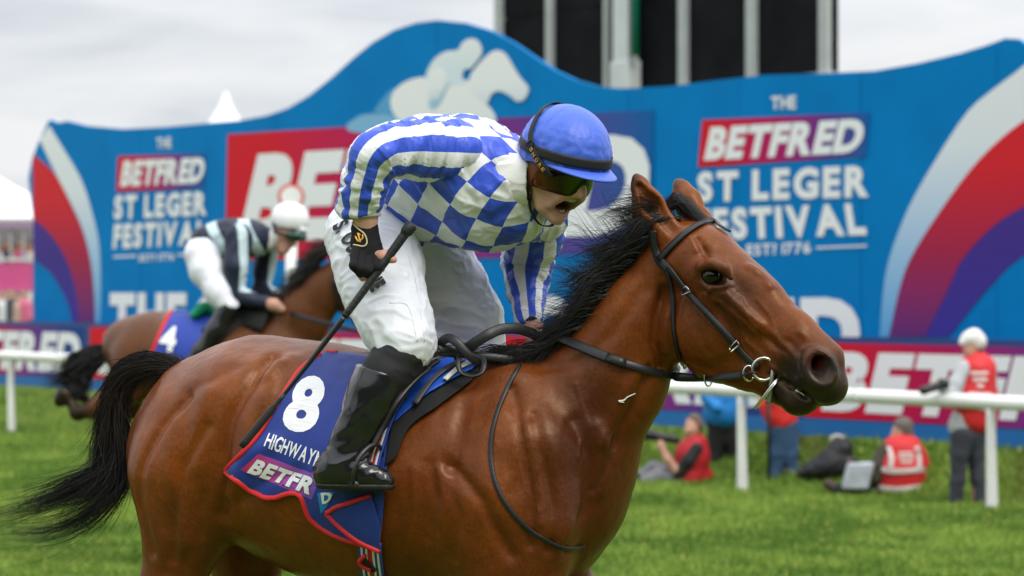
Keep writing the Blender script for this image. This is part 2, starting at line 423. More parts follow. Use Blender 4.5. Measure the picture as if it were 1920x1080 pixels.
def sign_text(pl, t, quad, off, m, parent, bold=.02, shear=0., gap=.07, uz=False):
    q = np.array([p if uz else pl.uz(*p) for p in quad])
    for V, Fc in text2d(t, bold, shear, gap):
        P = bil(q, V); mesh('letter', pl.at(P[:, 0], P[:, 1], off), Fc, m, parent, smooth=False)
def grad_mat(name, stops, axis=0, rough=.45):
    """printed colour gradient along the object's bounding box"""
    m = mat(name, (.5, .5, .5), rough=rough, spec=.08); nt = m.node_tree; tc = nt.nodes.new('ShaderNodeTexCoord'); sx = nt.nodes.new('ShaderNodeSeparateXYZ'); rp = nt.nodes.new('ShaderNodeValToRGB')
    nt.links.new(tc.outputs['Generated'], sx.inputs[0]); nt.links.new(sx.outputs[axis], rp.inputs['Fac'])
    el = rp.color_ramp.elements; el[0].position, el[0].color = stops[0][0], (*stops[0][1], 1); el[1].position, el[1].color = stops[-1][0], (*stops[-1][1], 1)
    for p, c in stops[1:-1]: el.new(p).color = (*c, 1)
    nt.links.new(rp.outputs['Color'], nt.nodes['Principled BSDF'].inputs['Base Color']); return m
BLUE = A(.0, .185, .50); WHITE = A(.80, .81, .83)
m_blue = mat('sign_blue', tuple(BLUE), rough=.6, spec=.06, vary=.09, vscale=1.1)
m_white = mat('sign_white', tuple(WHITE), rough=.5, spec=.15)
m_navy = mat('sign_navy', (.012, .045, .20), rough=.42, spec=.4, vary=.06, vscale=.7)
m_pale = mat('sign_pale_blue', (.18, .42, .66), rough=.45)
RED, MAG, PUR, NAV = (.62, .010, .022), (.40, .012, .13), (.13, .035, .25), (.012, .055, .24)
m_plate = grad_mat('plate_gradient', [(0, RED), (.12, RED), (.5, MAG), (.75, PUR), (1, (.0, .11, .36))])
m_strip = grad_mat('hoarding_gradient', [(0, RED), (.1, RED), (.42, (.40, .012, .10)), (.68, PUR), (.9, NAV), (1, NAV)])
m_sw_red = grad_mat('swoosh_red', [(0, (.12, .03, .18)), (.35, (.35, .02, .07)), (.7, (.62, .02, .03)), (1, (.66, .02, .03))], 2)
m_sw_pur = grad_mat('swoosh_purple', [(0, (.045, .035, .30)), (.6, (.055, .03, .24)), (1, (.07, .035, .25))], 2)
m_sw_wht = grad_mat('swoosh_white', [(0, (.10, .36, .66)), (.3, (.33, .52, .74)), (.65, (.70, .74, .79)), (1, (.8, .81, .83))], 2)

# ------------------------------------------------------------------ the big shaped sign board
BP = Plane(51.6, 30.9)
SIGN = empty('sign_board', (*BP.at(BP.len / 2, 0)[:2], .2), 'huge blue festival sign board with curved top edge behind the rail', 'sign')
top_px = [(92, 225), (108, 231), (124, 227), (160, 236), (230, 242), (310, 238), (390, 231), (450, 226), (500, 217), (540, 203), (580, 179), (620, 147), (660, 111), (700, 79), (740, 56), (780, 43), (820, 38), (870, 43), (920, 58),
          (960, 79), (1000, 106), (1040, 132), (1080, 151), (1120, 162), (1160, 166), (1250, 162), (1340, 151), (1430, 141), (1560, 137), (1640, 133), (1720, 119), (1800, 100), (1850, 85), (1885, 72)]
top_uz = np.array([BP.uz(*p) for p in top_px]); left_px = [(74, 262), (60, 298), (53, 335), (57, 370), (62, 410), (62, 470)]
left_uz = np.array([BP.uz(*p) for p in left_px]); u_l = left_uz[-1, 0]
right_uz = np.array([BP.uz(*p) for p in [(1908, 73), (1960, 110), (2010, 170), (2045, 250), (2052, 330), (2040, 400), (2036, 470)]])
seams = np.linspace(BP.u(150), BP.u(1870), 11); zb = .15
def strip_poly(ua, ub):
    g = .006; ua += g; ub -= g; inner = [p for p in top_uz if ua < p[0] < ub]; za, zb_ = np.interp([ua, ub], top_uz[:, 0], top_uz[:, 1])
    return [(ua, zb), (ub, zb), (ub, zb_)] + [tuple(p) for p in inner[::-1]] + [(ua, za)]
polys = [[(u_l, zb), (seams[0] - .006, zb), (seams[0] - .006, np.interp(seams[0], top_uz[:, 0], top_uz[:, 1]))] + [tuple(p) for p in top_uz if p[0] < seams[0]][::-1] + [tuple(p) for p in left_uz]]
polys += [strip_poly(a, b_) for a, b_ in zip(seams[:-1], seams[1:])]
polys += [[(seams[-1] + .006, zb), (right_uz[-1, 0], zb)] + [tuple(p) for p in right_uz[::-1]] + [tuple(p) for p in top_uz if p[0] > seams[-1]][::-1] + [(seams[-1] + .006, np.interp(seams[-1], top_uz[:, 0], top_uz[:, 1]))]]
for k, p in enumerate(polys):
    v, f = BP.slab(p, .004 * (k % 2), .06); mesh('panel', v, f, m_blue, SIGN, smooth=False)
for u in seams[::2]:
    ztop = np.interp(u, top_uz[:, 0], top_uz[:, 1]) - .3
    v, f = BP.slab([(u - .06, .1), (u + .06, .1), (u + .06, ztop), (u - .06, ztop)], -.07, .1); mesh('support_post', v, f, mat('galvanised', (.42, .43, .44), rough=.5, metal=.6), SIGN, smooth=False)
def sflat(name, px, off, m, parent=SIGN, pl=BP):
    v, f = pl.slab([pl.uz(*p) for p in px], off, .003); return mesh(name, v, f, m, parent, smooth=False)
# swooshes
def band(name, a, b_, off, m):
    a = spline(a, 26); b_ = spline(b_, 26); return sflat(name, np.vstack([a, b_[::-1]]), off, m)
lw = [(93, 236), (120, 280), (151, 333), (170, 387), (186, 456), (190, 532), (189, 606)]
lr = [(63, 289), (104, 327), (132, 381), (157, 437), (172, 500), (178, 563), (179, 606)]
lp = [(63, 409), (94, 437), (123, 481), (139, 526), (146, 566), (149, 606)]
lb = [(64, 486), (94, 510), (117, 545), (130, 575), (137, 606)]
edge = [(93, 236), (76, 262), (64, 289)]
band('swoosh_white', lw, [(75, 262), (104, 323), (132, 377), (157, 433), (172, 496), (178, 560), (179, 606)], .010, m_sw_wht)
band('swoosh_red', lr, lp, .013, m_sw_red); band('swoosh_purple', lp, lb, .010, m_sw_pur)
rw = [(1990, 60), (1920, 124), (1860, 170), (1810, 216), (1740, 325), (1700, 400), (1670, 480), (1658, 540), (1650, 632)]
rr_ = [(2020, 170), (1920, 227), (1835, 302), (1760, 402), (1710, 482), (1688, 542), (1668, 632)]
rq = [(2040, 330), (1920, 388), (1860, 427), (1805, 487), (1780, 540), (1735, 632)]
rb = [(2036, 420), (1920, 480), (1855, 540), (1780, 632)]
band('swoosh_white', rw, rr_, .010, m_sw_wht); band('swoosh_red', rr_, rq, .013, m_sw_red); band('swoosh_purple', rq, rb, .010, m_sw_pur)
# side panels of lettering
def group(the, plate, bet, st, fe, est, lines):
    def sq(a): return [(a[0], a[1]), (a[2], a[3]), (a[4], a[5]), (a[6], a[7])]
    sign_text(BP, 'THE', sq(the), .018, m_white, SIGN, bold=.03)
    sflat('logo_plate', sq(plate), .012, m_plate)
    sign_text(BP, 'BETFRED', sq(bet), .020, m_white, SIGN, bold=.055, shear=.18, gap=.035)
    sign_text(BP, 'ST LEGER', sq(st), .018, m_white, SIGN, bold=.05, gap=.12)
    sign_text(BP, 'FESTIVAL', sq(fe), .018, m_white, SIGN, bold=.05, gap=.10)
    sign_text(BP, 'EST? 1776', sq(est), .018, m_white, SIGN, bold=.03)
    for l in lines: sflat('rule_line', [(l[0], l[1]), (l[2], l[3]), (l[2], l[3] + 3.5), (l[0], l[1] + 3.5)], .018, m_white)
group((1448, 181, 1495, 179, 1495, 204, 1448, 206), (1318, 225, 1632, 211, 1626, 294, 1310, 313), (1326, 239, 1624, 222, 1618, 286, 1322, 301),
      (1310, 322, 1632, 309, 1631, 370, 1309, 380), (1306, 392, 1618, 380, 1628, 441, 1304, 452), (1402, 458, 1522, 453, 1522, 475, 1402, 480), [(1532, 463, 1627, 459), (1306, 472, 1392, 468)])
group((295, 259, 323, 257, 323, 277, 295, 279), (222, 293, 388, 288, 385, 352, 219, 359), (229, 302, 387, 295, 383, 343, 227, 350),
      (217, 366, 390, 358, 389, 404, 215, 412), (216, 420, 389, 412, 386, 459, 213, 467), (263, 477, 328, 474, 328, 488, 263, 491), [(214, 480, 257, 478), (334, 476, 384, 474)])
# centre panel
v, f = BP.slab([BP.uz(*p) for p in [(428, 252), (650, 238), (960, 220), (1228, 206), (1226, 468), (960, 483), (650, 486), (423, 487)]], .012, .003); mesh('logo_plate', v, f, m_plate, SIGN, smooth=False)
sign_text(BP, 'BETFRED', [(466, 290), (1222, 249), (1216, 441), (448, 452)], .020, m_white, SIGN, bold=.055, shear=.18, gap=.035)
m_emb = grad_mat('emblem_white', [(0, (.62, .70, .77)), (.35, (.78, .80, .82)), (1, (.82, .82, .82))], 2)
m_emb2 = grad_mat('emblem_tint', [(0, (.66, .74, .80)), (.4, (.66, .75, .80)), (1, (.80, .81, .82))], 2)
ec = lambda pts: spline([(660 + x * .2222, 20 + y * .2222) for x, y in pts + pts[:1]], 70)[:-1]
EMB = empty('emblem', SIGN.location); EMB.parent = SIGN; EMB.location = (0, 0, 0)
sflat('trailing_shape', ec([(-40, 960), (60, 893), (150, 872), (330, 872), (560, 820), (620, 1000), (300, 1040), (0, 1020)]), .0145, m_pale, EMB)
sflat('trailing_shape', ec([(180, 860), (260, 750), (350, 660), (420, 700), (420, 880)]), .0155, mat('sign_mid_blue', (.06, .31, .58), rough=.45), EMB)
sflat('horse_shape', ec([(330, 760), (360, 680), (440, 610), (540, 570), (640, 560), (760, 560), (900, 590), (1000, 590), (1080, 680), (1150, 790), (1220, 900), (1190, 1010), (1000, 1040), (700, 1060), (450, 960), (350, 850)]), .017, m_emb, EMB)
sflat('rider_shape', ec([(625, 570), (650, 490), (710, 400), (800, 345), (900, 330), (940, 270), (1005, 236), (1065, 250), (1102, 310), (1098, 375), (1040, 455), (1005, 490), (955, 500), (940, 570), (985, 610), (900, 625), (780, 640), (680, 640)]), .0185, m_emb2, EMB)
sflat('horse_shape', ec([(1000, 590), (1010, 540), (1060, 470), (1130, 395), (1200, 342), (1260, 338), (1312, 375), (1370, 470), (1430, 565), (1494, 640), (1496, 690), (1460, 750), (1400, 766), (1360, 732), (1290, 690), (1230, 680), (1180, 715), (1150, 780), (1080, 740), (1020, 670)]), .020, m_emb, EMB)
sflat('rider_shape', ec([(640, 640), (660, 540), (720, 480), (780, 500), (800, 570), (770, 660), (690, 740), (650, 700)]), .0215, m_emb, EMB)
sflat('smear_shape', ec([(655, 800), (670, 750), (730, 740), (790, 660), (840, 600), (800, 680), (760, 770), (700, 830)]), .023, mat('sign_mist', (.32, .52, .66), rough=.45), EMB)  # light blue printed smear on the emblem
# big line of lettering cut off by the hoarding
for t, q in (('THE', [(208, 549), (352, 549), (351, 640), (206, 640)]), ('O', [(368, 548), (436, 547), (435, 646), (366, 646)]), ('O', [(850, 552), (945, 552), (945, 680), (850, 680)]), ('O', [(990, 553), (1080, 553), (1080, 690), (990, 690)]), ('ED', [(1418, 559), (1616, 557), (1614, 690), (1416, 692)])):
    sign_text(BP, t, q, .018, m_white, SIGN, bold=.06)

# ------------------------------------------------------------------ hoarding along the foot of the sign
HP = Plane(50.5, 30.0)
HOARD = empty('hoarding', (*HP.at(HP.len / 2, 0)[:2], .2), 'long low printed hoarding with repeated red to navy plates below the sign board', 'hoarding')
z0h, z1h = .235, 1.335
for k in range(-1, 5):
    u0 = HP.len * (.139 + .24 * k); u1 = u0 + HP.len * .24
    u0c = max(u0, -9.0)
    v, f = HP.slab([(u0c + .004, z0h - .15), (u1 - .004, z0h - .15), (u1 - .004, z1h), (u0c + .004, z1h)], .0, .05); mesh('panel', v, f, m_navy if k != 3 else m_navy, HOARD, smooth=False)
    v, f = HP.slab([(u0 + .02, z0h + .17), (u0 + HP.len * .232, z0h + .17), (u0 + HP.len * .232, z1h - .07), (u0 + .02, z1h - .07)], .006, .003); mesh('logo_plate', v, f, m_strip, HOARD, smooth=False)
    v, f = HP.slab([(u0 + .004, z0h - .15), (u1 - .004, z0h - .15), (u1 - .004, z0h + .15), (u0 + .004, z0h + .15)], .004, .003); mesh('border', v, f, mat('border_blue', (.006, .13, .40), rough=.45), HOARD, smooth=False)
    a, b_ = u0 + .34, u0 + HP.len * .229
    sign_text(HP, 'BETFRED', [(a + .12, z1h - .17), (b_, z1h - .17), (b_ - .12, z0h + .25), (a, z0h + .25)], .012, m_white, HOARD, bold=.055, shear=.12, gap=.035, uz=True)

# ------------------------------------------------------------------ running rail
m_rail = mat('rail_plastic', (.80, .80, .77), rough=.42, spec=.4, vary=.10, vscale=2.2)
RAIL = empty('running_rail', (*rail_pt(960), float(gh(*rail_pt(960)))), 'white plastic running rail on posts in front of the photographers', 'rail')
pA, pB = rail_pt(1858), rail_pt(1390); sp_ = np.linalg.norm(pB - pA)
d_left = np.linalg.norm(rail_pt(20) - pB); nl = round(d_left / sp_); sl_ = d_left / nl
posts = [pA + (pA - pB) / sp_ * sp_ * k for k in (2, 1)] + [pA, pB] + [pB + (pB - pA) / sp_ * sl_ * k for k in range(1, nl + 4)]
def rail_z(p): return .79 + .10 * (p[1] - 27.2) / 15.5
for p in posts:
    z = float(gh(*p)); q = p + RNRM * .0
    P = [(*(q + RNRM * .02), z - .1), (*(q + RNRM * .01), z + .3), (*q, z + .75), (*q, rail_z(p) - .05)]
    v, f = tube(spline(P, 8), [.062, .060, .056, .052, .050, .048, .047, .046], 12); mesh('post', v, f, m_rail, RAIL)
q = np.array([(*p, rail_z(p)) for p in posts]); n = 60
v, f = tube(spline(q, n), .072, 14); mesh('top_rail', v, f, m_rail, RAIL)
for p0_, p1_ in zip(q[:-1], q[1:]):
    c = (p0_ + p1_) / 2; t = unit(p1_ - p0_); v, f = tube([c - t * .05, c + t * .05], .0745, 14); mesh('joint_sleeve', v, f, m_rail, RAIL)
# red ringed marker disc on a white post
dp = rail_pt(546) + RNRM * .5; dz = float(gh(*dp)); dY = dp[1]; dc = W(546, 369, dY); dp = A(dc[0], dY)
POST = empty('marker_post', (*dp, dz), 'white marker post topped by a white disc with a red ring behind the second rider', 'post')
v, f = tube([(dp[0], dp[1], dz - .1), (dp[0], dp[1], dc[2] - .1)], .075, 14); mesh('pole', v, f, m_rail, POST)
tw = unit(A(0 - dp[0], -dp[1], 0)); rr0 = 25 / F * dY
def disc(c, n_, r, t, seg=32):
    return tube([c - n_ * t, c + n_ * t], r, seg)
v, f = disc(dc, tw, rr0, .02); mesh('disc', v, f, mat('disc_red', (.60, .05, .05), rough=.4), POST, smooth=False)
v, f = disc(dc + tw * .012, tw, rr0 * .78, .02); mesh('disc_face', v, f, m_rail, POST, smooth=False)

# ------------------------------------------------------------------ back of the big screen
SPn = Plane(86, 50)
SCREEN = empty('big_screen', (*SPn.at(SPn.u(1240), 0)[:2], 0), 'dark back of a giant screen on pale steel posts rising behind the sign', 'screen')
m_scr = mat('screen_black', (.0075, .008, .010), rough=.8, spec=.08, vary=.4, vscale=1.5); m_stl = mat('steel_pale', (.40, .42, .42), rough=.55, vary=.12, vscale=2); m_stl2 = mat('steel_light', (.55, .57, .58), rough=.5, vary=.08, vscale=2)
m_grn = mat('green_pipe', (.0, .16, .11), rough=.45)
ue = [SPn.u(x) for x in (934, 1030, 1137, 1280, 1408, 1545)]; zt = SPn.uz(1240, -260)[1]
zbase = [SPn.uz(1000, 170)[1], SPn.uz(1400, 152)[1]]
zlow = SPn.uz(1240, 166)[1]
for a, b_ in zip(ue[:-1], ue[1:]):
    for lo, hi in ((zlow, zlow + 1.9), (zlow + 1.92, zlow + 3.8), (zlow + 3.82, zt)):
        v, f = SPn.slab([(a + .02, lo), (b_ - .02, lo), (b_ - .02, hi), (a + .02, hi)], -.1, .12); mesh('cabinet', v, f, m_scr, SCREEN, smooth=False)
v, f = SPn.slab([(ue[-1], zlow - .02), (ue[-1] + .16, zlow - .02), (ue[-1] + .16, zt), (ue[-1], zt)], -.12, .10); mesh('cabinet', v, f, m_scr, SCREEN, smooth=False)
for k, u in enumerate(ue):
    w = (.11, .10, .07, .12, .13, .13)[k]
    v, f = SPn.slab([(u - w, zlow - .3), (u + w, zlow - .3), (u + w, zt + .2), (u - w, zt + .2)], .05, .14); bevel(mesh('post', v, f, m_stl, SCREEN, smooth=False), .02)
u = SPn.u(1187); v, f = SPn.slab([(u - .27, -.2), (u + .27, -.2), (u + .27, zt + .4), (u - .27, zt + .4)], .34, .28); bevel(mesh('column', v, f, m_stl2, SCREEN, smooth=False), .03)
v, f = SPn.slab([(u - .33, zlow - .9), (u + .33, zlow - .9), (u + .33, zlow + .62), (u - .33, zlow + .62)], .37, .34); bevel(mesh('column_sleeve', v, f, m_stl2, SCREEN, smooth=False), .03)
p = SPn.at(SPn.u(1213), 0, .30); v, f = tube([(p[0], p[1], zlow + .7), (p[0], p[1], zt)], .085, 12); mesh('cable_pipe', v, f, m_grn, SCREEN)
for a, b_ in ((1232, 1395), (1398, 1562), (925, 1135)):
    v, f = SPn.slab([(SPn.u(a), zlow - .16), (SPn.u(b_), zlow - .16), (SPn.u(b_), zlow), (SPn.u(a), zlow)], .08, .2); mesh('sill_beam', v, f, m_stl2, SCREEN, smooth=False)

# ------------------------------------------------------------------ marquees and the stand far left
m_tent = mat('tent_canvas', (.82, .82, .83), rough=.6, vary=.03, vscale=.5)
def marquee(px, pz, Y, half, eave, peak, label, name='marquee', ex=1.7):
    c = A((px - 960) / F * Y, Y); g = float(gh(*c)); T = empty(name, (*c, g), label, 'tent')
    rings = []
    for t in np.linspace(0, 1, 9):
        s = half * (1 - t) ** ex + .04; rings.append([(c[0] + s * a, c[1] + s * b_, eave + (peak - eave) * t) for a, b_ in ((-1, -1), (0, -1), (1, -1), (1, 0), (1, 1), (0, 1), (-1, 1), (-1, 0))])
    V = np.array(rings).reshape(-1, 3); Fc = [(i * 8 + j, i * 8 + (j + 1) % 8, i * 8 + 8 + (j + 1) % 8, i * 8 + 8 + j) for i in range(8) for j in range(8)] + [tuple(range(64, 72))]
    mesh('roof', V, Fc, m_tent, T)
    v, f = box((c[0] - half, c[1] - half, eave - .35), (c[0] + half, c[1] + half, eave)); mesh('valance', v, f, m_tent, T, smooth=False)
    for a in (-1, 1):
        for b_ in (-1, 1):
            x, y = c[0] + a * (half - .08), c[1] + b_ * (half - .08); v, f = tube([(x, y, g - .1), (x, y, eave - .3)], .06, 8); mesh('pole', v, f, m_stl2, T)
    v, f = box((c[0] - half + .1, c[1] + half - .14, g), (c[0] + half - .1, c[1] + half - .1, eave - .3)); mesh('back_wall', v, f, m_tent, T, smooth=False)
    return T
Yt = 120.; marquee(424, 0, Yt, 2.6, 6.2, W(424, 172, Yt)[2], 'white marquee whose pointed peak shows above the sign board', ex=1.25)
Yt = 100.; marquee(-45, 0, Yt, 4.0, W(0, 415, Yt)[2], W(0, 285, Yt)[2], 'broad white marquee at the left edge beyond the sign')

# ------------------------------------------------------------------ unseen stand behind the camera, added to block low sky and darken reflections
GST = empty('sky_blocker_stand', (0, -16, 0)); tagged(GST, 'unseen tiered stand added behind the camera to block low sky', None, None, 'structure')
m_gs = mat('blocker_grey', (.16, .155, .15), rough=.9, vary=.2, vscale=.4); m_gc = mat('blocker_dark', (.05, .048, .055), rough=.9, vary=.5, vscale=2.5)
for k in range(5):
    v, f = box((-75, -16 - 1.6 * (k + 1), 0), (75, -16 - 1.6 * k, 1.2 + k * 1.25)); mesh('tier', v, f, m_gc, GST, smooth=False)
v, f = box((-75, -31.5, 0), (75, -30.6, 10.5)); mesh('back_wall', v, f, m_gs, GST, smooth=False)
v, f = box((-76, -31.5, 10.2), (76, -19, 10.8)); mesh('roof', v, f, m_gs, GST, smooth=False)
for x in range(-72, 73, 24): v, f = box((x - .2, -20.2, 0), (x + .2, -19.8, 10.2)); mesh('column', v, f, m_gs, GST, smooth=False)
# ------------------------------------------------------------------ the leading horse
class Frame:
    """a horse's own frame: x forward, y to its left (away from the camera), z up"""
    def __init__(s, px, Y, yaw, gz=0.0):
        s.O = A((px - 960) / F * Y, Y, gz); s.h = A(math.cos(yaw), -math.sin(yaw), 0); s.l = A(math.sin(yaw), math.cos(yaw), 0)
        s.R = np.stack([s.h, s.l, A(0, 0, 1)])
    def L(s, px, py, yl=0.0):
        v = A((px - 960) / F, 1, -(py - HOR) / F); t = (yl - (C0 - s.O) @ s.l) / (v @ s.l)
        return s.R @ (C0 + t * v - s.O)
    def world(s, V): return np.asarray(V) @ s.R + s.O
    def depth(s, p): return s.world(p)[1] if np.ndim(p) == 1 else s.world(p)[:, 1]
    def m(s, p, rpx): return rpx * s.depth(p) / F
HF = Frame(800, 7.84, RAD(25))
L = HF.L
HEADYAW = RAD(14)
poll = L(1275, 440)
hn = A(math.sin(-HEADYAW) * -1, math.cos(HEADYAW), 0)        # head lateral axis (to the horse's left) in the horse frame
hn = A(math.sin(HEADYAW), math.cos(HEADYAW), 0)
hfwd = A(math.cos(HEADYAW), -math.sin(HEADYAW), 0)
def LH(px, py, yl=0.0):
    """point in the horse frame on the head's own mid-plane (offset yl)"""
    v = HF.R @ A((px - 960) / F, 1, -(py - HOR) / F); c = HF.R @ (C0 - HF.O)
    t = (yl + poll @ hn - c @ hn) / (v @ hn); return c + t * v
def sw(f, rows, n=(0, 1, 0), k=.04, fn=None, seg_k=.03, op='add'):
    """rows: (px, py, lateral, r_px, r_lat)"""
    fn = fn or L; P = [fn(r[0], r[1], r[2]) for r in rows]
    f.sweep(P, [HF.m(p, r[3]) for p, r in zip(P, rows)], [r[4] for r in rows], n=n, k=k, seg_k=seg_k, op=op)

def build_horse_field():
    xs = np.r_[ax_range(-1.02, .50, .0082), ax_range(.505, 1.26, .0048)]
    ys = np.r_[ax_range(-.47, .0, .0060), ax_range(.01, .40, .011)]
    zs = np.r_[ax_range(-.02, .96, .03), ax_range(.97, 1.42, .0078), ax_range(1.4253, 2.17, .0050)]
    f = Field(xs, ys, zs)
    # barrel
    sw(f, [(352, 850, 0, 118, .16), (405, 815, 0, 140, .23), (480, 812, 0, 174, .270), (560, 845, 0, 200, .290), (640, 872, 0, 212, .300),
           (760, 896, 0, 216, .310), (900, 900, 0, 214, .280), (1000, 892, 0, 192, .225)], k=.05, seg_k=.06)
    # withers ridge and back
    sw(f, [(620, 755, 0, 70, .12), (760, 750, 0, 60, .10), (880, 735, 0, 66, .075), (985, 735, 0, 68, .07)], k=.07)
    # neck
    sw(f, [(995, 870, 0, 165, .185), (1062, 805, 0, 140, .150), (1140, 710, 0, 109, .108), (1200, 605, 0, 93, .086), (1245, 532, 0, 78, .076)], k=.06, seg_k=.05)
    # breast
    sw(f, [(985, 950, 0, 135, .19), (1020, 1020, 0, 85, .16)], k=.06)
    for sgn in (-1, 1):
        # shoulder blade, point of the shoulder, elbow mass
        sw(f, [(960, 745, sgn * .12, 56, .05), (985, 850, sgn * .180, 80, .07), (1010, 980, sgn * .185, 75, .075)], k=.06)
        sw(f, [(905, 950, sgn * .22, 85, .07), (940, 1060, sgn * .17, 85, .09)], k=.06)
        # croup, haunch
        f.ell(L(465, 772, sgn * .14), (.19, .12, .13), k=.07)
        f.ell(L(346, 880, sgn * .15), (.150, .115, .19), k=.07)
        f.ell(L(395, 890, sgn * .19), (.15, .085, .17), k=.06)
    # hind legs: near pushing back, far reaching forward
    sw(f, [(350, 900, -.17, 108, .115), (345, 995, -.17, 82, .09), (322, 1100, -.16, 60, .07), (290, 1250, -.15, 42, .05)], k=.06)
    sw(f, [(290, 1250, -.15, 42, .05), (235, 1390, -.14, 34, .035), (262, 1520, -.14, 23, .026), (285, 1640, -.14, 25, .03), (330, 1700, -.14, 24, .03)], k=.03)
    sw(f, [(330, 1700, -.14, 24, .03), (345, 1745, -.14, 40, .055)], k=.02)
    sw(f, [(400, 880, .17, 110, .11), (455, 1010, .17, 85, .09), (470, 1120, .16, 60, .065), (440, 1280, .15, 40, .045)], k=.06)
    sw(f, [(440, 1280, .15, 40, .045), (415, 1380, .14, 34, .035), (490, 1500, .14, 23, .026), (545, 1610, .14, 25, .03), (600, 1650, .14, 24, .03)], k=.03)
    sw(f, [(600, 1650, .14, 24, .03), (625, 1690, .14, 40, .055)], k=.02)
    # forelegs
    sw(f, [(985, 1060, -.15, 85, .09), (1000, 1180, -.14, 52, .06), (1005, 1330, -.13, 33, .04), (1000, 1390, -.13, 34, .04), (985, 1540, -.13, 21, .025), (975, 1640, -.13, 26, .03), (1010, 1700, -.13, 24, .03)], k=.05)
    sw(f, [(1010, 1700, -.13, 24, .03), (1022, 1750, -.13, 40, .055)], k=.02)
    sw(f, [(1010, 1040, .15, 85, .09), (1090, 1150, .14, 52, .06), (1190, 1240, .13, 33, .04), (1205, 1290, .13, 33, .04), (1130, 1400, .13, 21, .025), (1085, 1460, .13, 26, .03), (1060, 1520, .13, 24, .03)], k=.05)
    sw(f, [(1060, 1520, .13, 24, .03), (1060, 1570, .13, 40, .055)], k=.02)
    # ---- head
    H = dict(n=hn, fn=LH)
    sw(f, [(1268, 478, 0, 66, .072), (1312, 490, 0, 63, .083)], k=.05, **H)
    sw(f, [(1312, 490, 0, 63, .083), (1362, 541, 0, 62, .080), (1424, 596, 0, 57, .056), (1486, 650, 0, 53, .050), (1530, 692, 0, 52, .050)], k=.05, **H)
    # bridge of the nose (bony, square)
    sw(f, [(1345, 470, 0, 30, .055), (1414, 530, 0, 26, .042), (1436, 551, 0, 24, .036), (1495, 612, 0, 22, .030), (1556, 668, 0, 25, .034)], k=.03, **H)
    # cheek plates and lower jaw
    sw(f, [(1322, 600, 0, 92, .070), (1345, 628, 0, 82, .064)], k=.04, **H)
    sw(f, [(1345, 640, 0, 74, .058), (1402, 672, 0, 58, .046), (1452, 712, 0, 36, .036), (1492, 745, 0, 33, .036)], k=.035, **H)
    for sg in (-1, 1):
        f.ell(LH(1322, 612, sg * .058), (.095, .030, .088), ax=[hfwd, hn, (0, 0, 1)], k=.03)         # masseter
        sw(f, [(1312, 512, sg * .072, 22, .020), (1350, 548, sg * .078, 16, .016), (1420, 612, sg * .060, 10, .012)], k=.030, n=hn, fn=LH)   # cheek bone ridge
        f.ell(LH(1333, 508, sg * .078), (.040, .026, .034), ax=[hfwd, hn, (0, 0, 1)], k=.024)        # orbit
        f.ell(LH(1282, 492, sg * .062), (.045, .018, .04), ax=[hfwd, hn, (0, 0, 1)], k=.03)
        f.ell(LH(1318, 468, sg * .098), (.022, .020, .016), ax=[hfwd, hn, (0, 0, 1)], k=.02, op='cut')       # hollow above the eye
    # muzzle: upper lip, chin, nostrils
    f.ell(LH(1535, 715, 0), (.058, .052, .060), ax=[hfwd, hn, (0, 0, 1)], k=.035)
    f.ell(LH(1560, 728, 0), (.034, .046, .040), ax=[hfwd, hn, (0, 0, 1)], k=.03)
    f.ell(LH(1502, 756, 0), (.042, .036, .030), ax=[hfwd, hn, (0, 0, 1)], k=.015)
    a = RAD(42); fd = hfwd * math.cos(a) - A(0, 0, math.sin(a)); fu = hfwd * math.sin(a) + A(0, 0, math.cos(a))
    for sg in (-1, 1):
        f.ell(LH(1533, 693, sg * .046), (.062, .035, .054), ax=[fd, hn, fu], k=.018)                 # flared nostril wing
        nfw = unit(hfwd * .80 + hn * sg * .62)
        f.ell(LH(1540, 691, sg * .084), (.052, .040, .041), ax=[fd, hn, fu], k=.010, op='cut')
        sw(f, [(1544, 690, sg * .060, 20, .016), (1515, 668, sg * .030, 14, .012)], k=.006, n=hn, fn=LH, op='cut')
        # mouth cleft
        sw(f, [(1440, 702, sg * .046, 4, .012), (1475, 722, sg * .046, 4, .014), (1505, 742, sg * .044, 4.5, .014), (1532, 764, sg * .034, 4, .014)], k=.008, n=hn, fn=LH, op='cut')
        # eye opening
        f.ell(LH(1336, 518, sg * .101), (.037, .026, .0245), ax=[unit(hfwd * .95 - A(0, 0, .3)), hn, unit(hfwd * .3 + A(0, 0, .95))], k=.008, op='cut')
        # upper lid
        sw(f, [(1306, 514, sg * .094, 5, .006), (1316, 500, sg * .099, 5.5, .007), (1336, 494, sg * .103, 6, .008), (1358, 503, sg * .099, 5.5, .007), (1371, 522, sg * .090, 5, .006)], k=.006, n=hn, fn=LH)
        sw(f, [(1310, 530, sg * .092, 4, .005), (1334, 543, sg * .097, 4.5, .006), (1360, 537, sg * .092, 4, .005)], k=.006, n=hn, fn=LH)
    # ears
    for tip, mid, base, sg in (((1193, 331), (1214, 385), (1247, 440), -1), ((1271, 342), (1289, 378), (1312, 428), 1)):
        sw(f, [(*base, sg * .058, 36, .032), (*mid, sg * .070, 30 if sg < 0 else 25, .026), ((tip[0] * .75 + mid[0] * .25), (tip[1] * .75 + mid[1] * .25), sg * .078, 12.5, .012), (*tip, sg * .080, 2.5, .004)], k=.018, n=hn, fn=LH)
        o = 10
        sw(f, [(base[0] + o + 6, base[1] - 14, sg * .080, 17, .016), (mid[0] + o * .7, mid[1] - 2, sg * .086, 13, .014), (tip[0] + 6, tip[1] + 18, sg * .090, 5, .006)], k=.012, n=hn, fn=LH, op='cut')
    return f
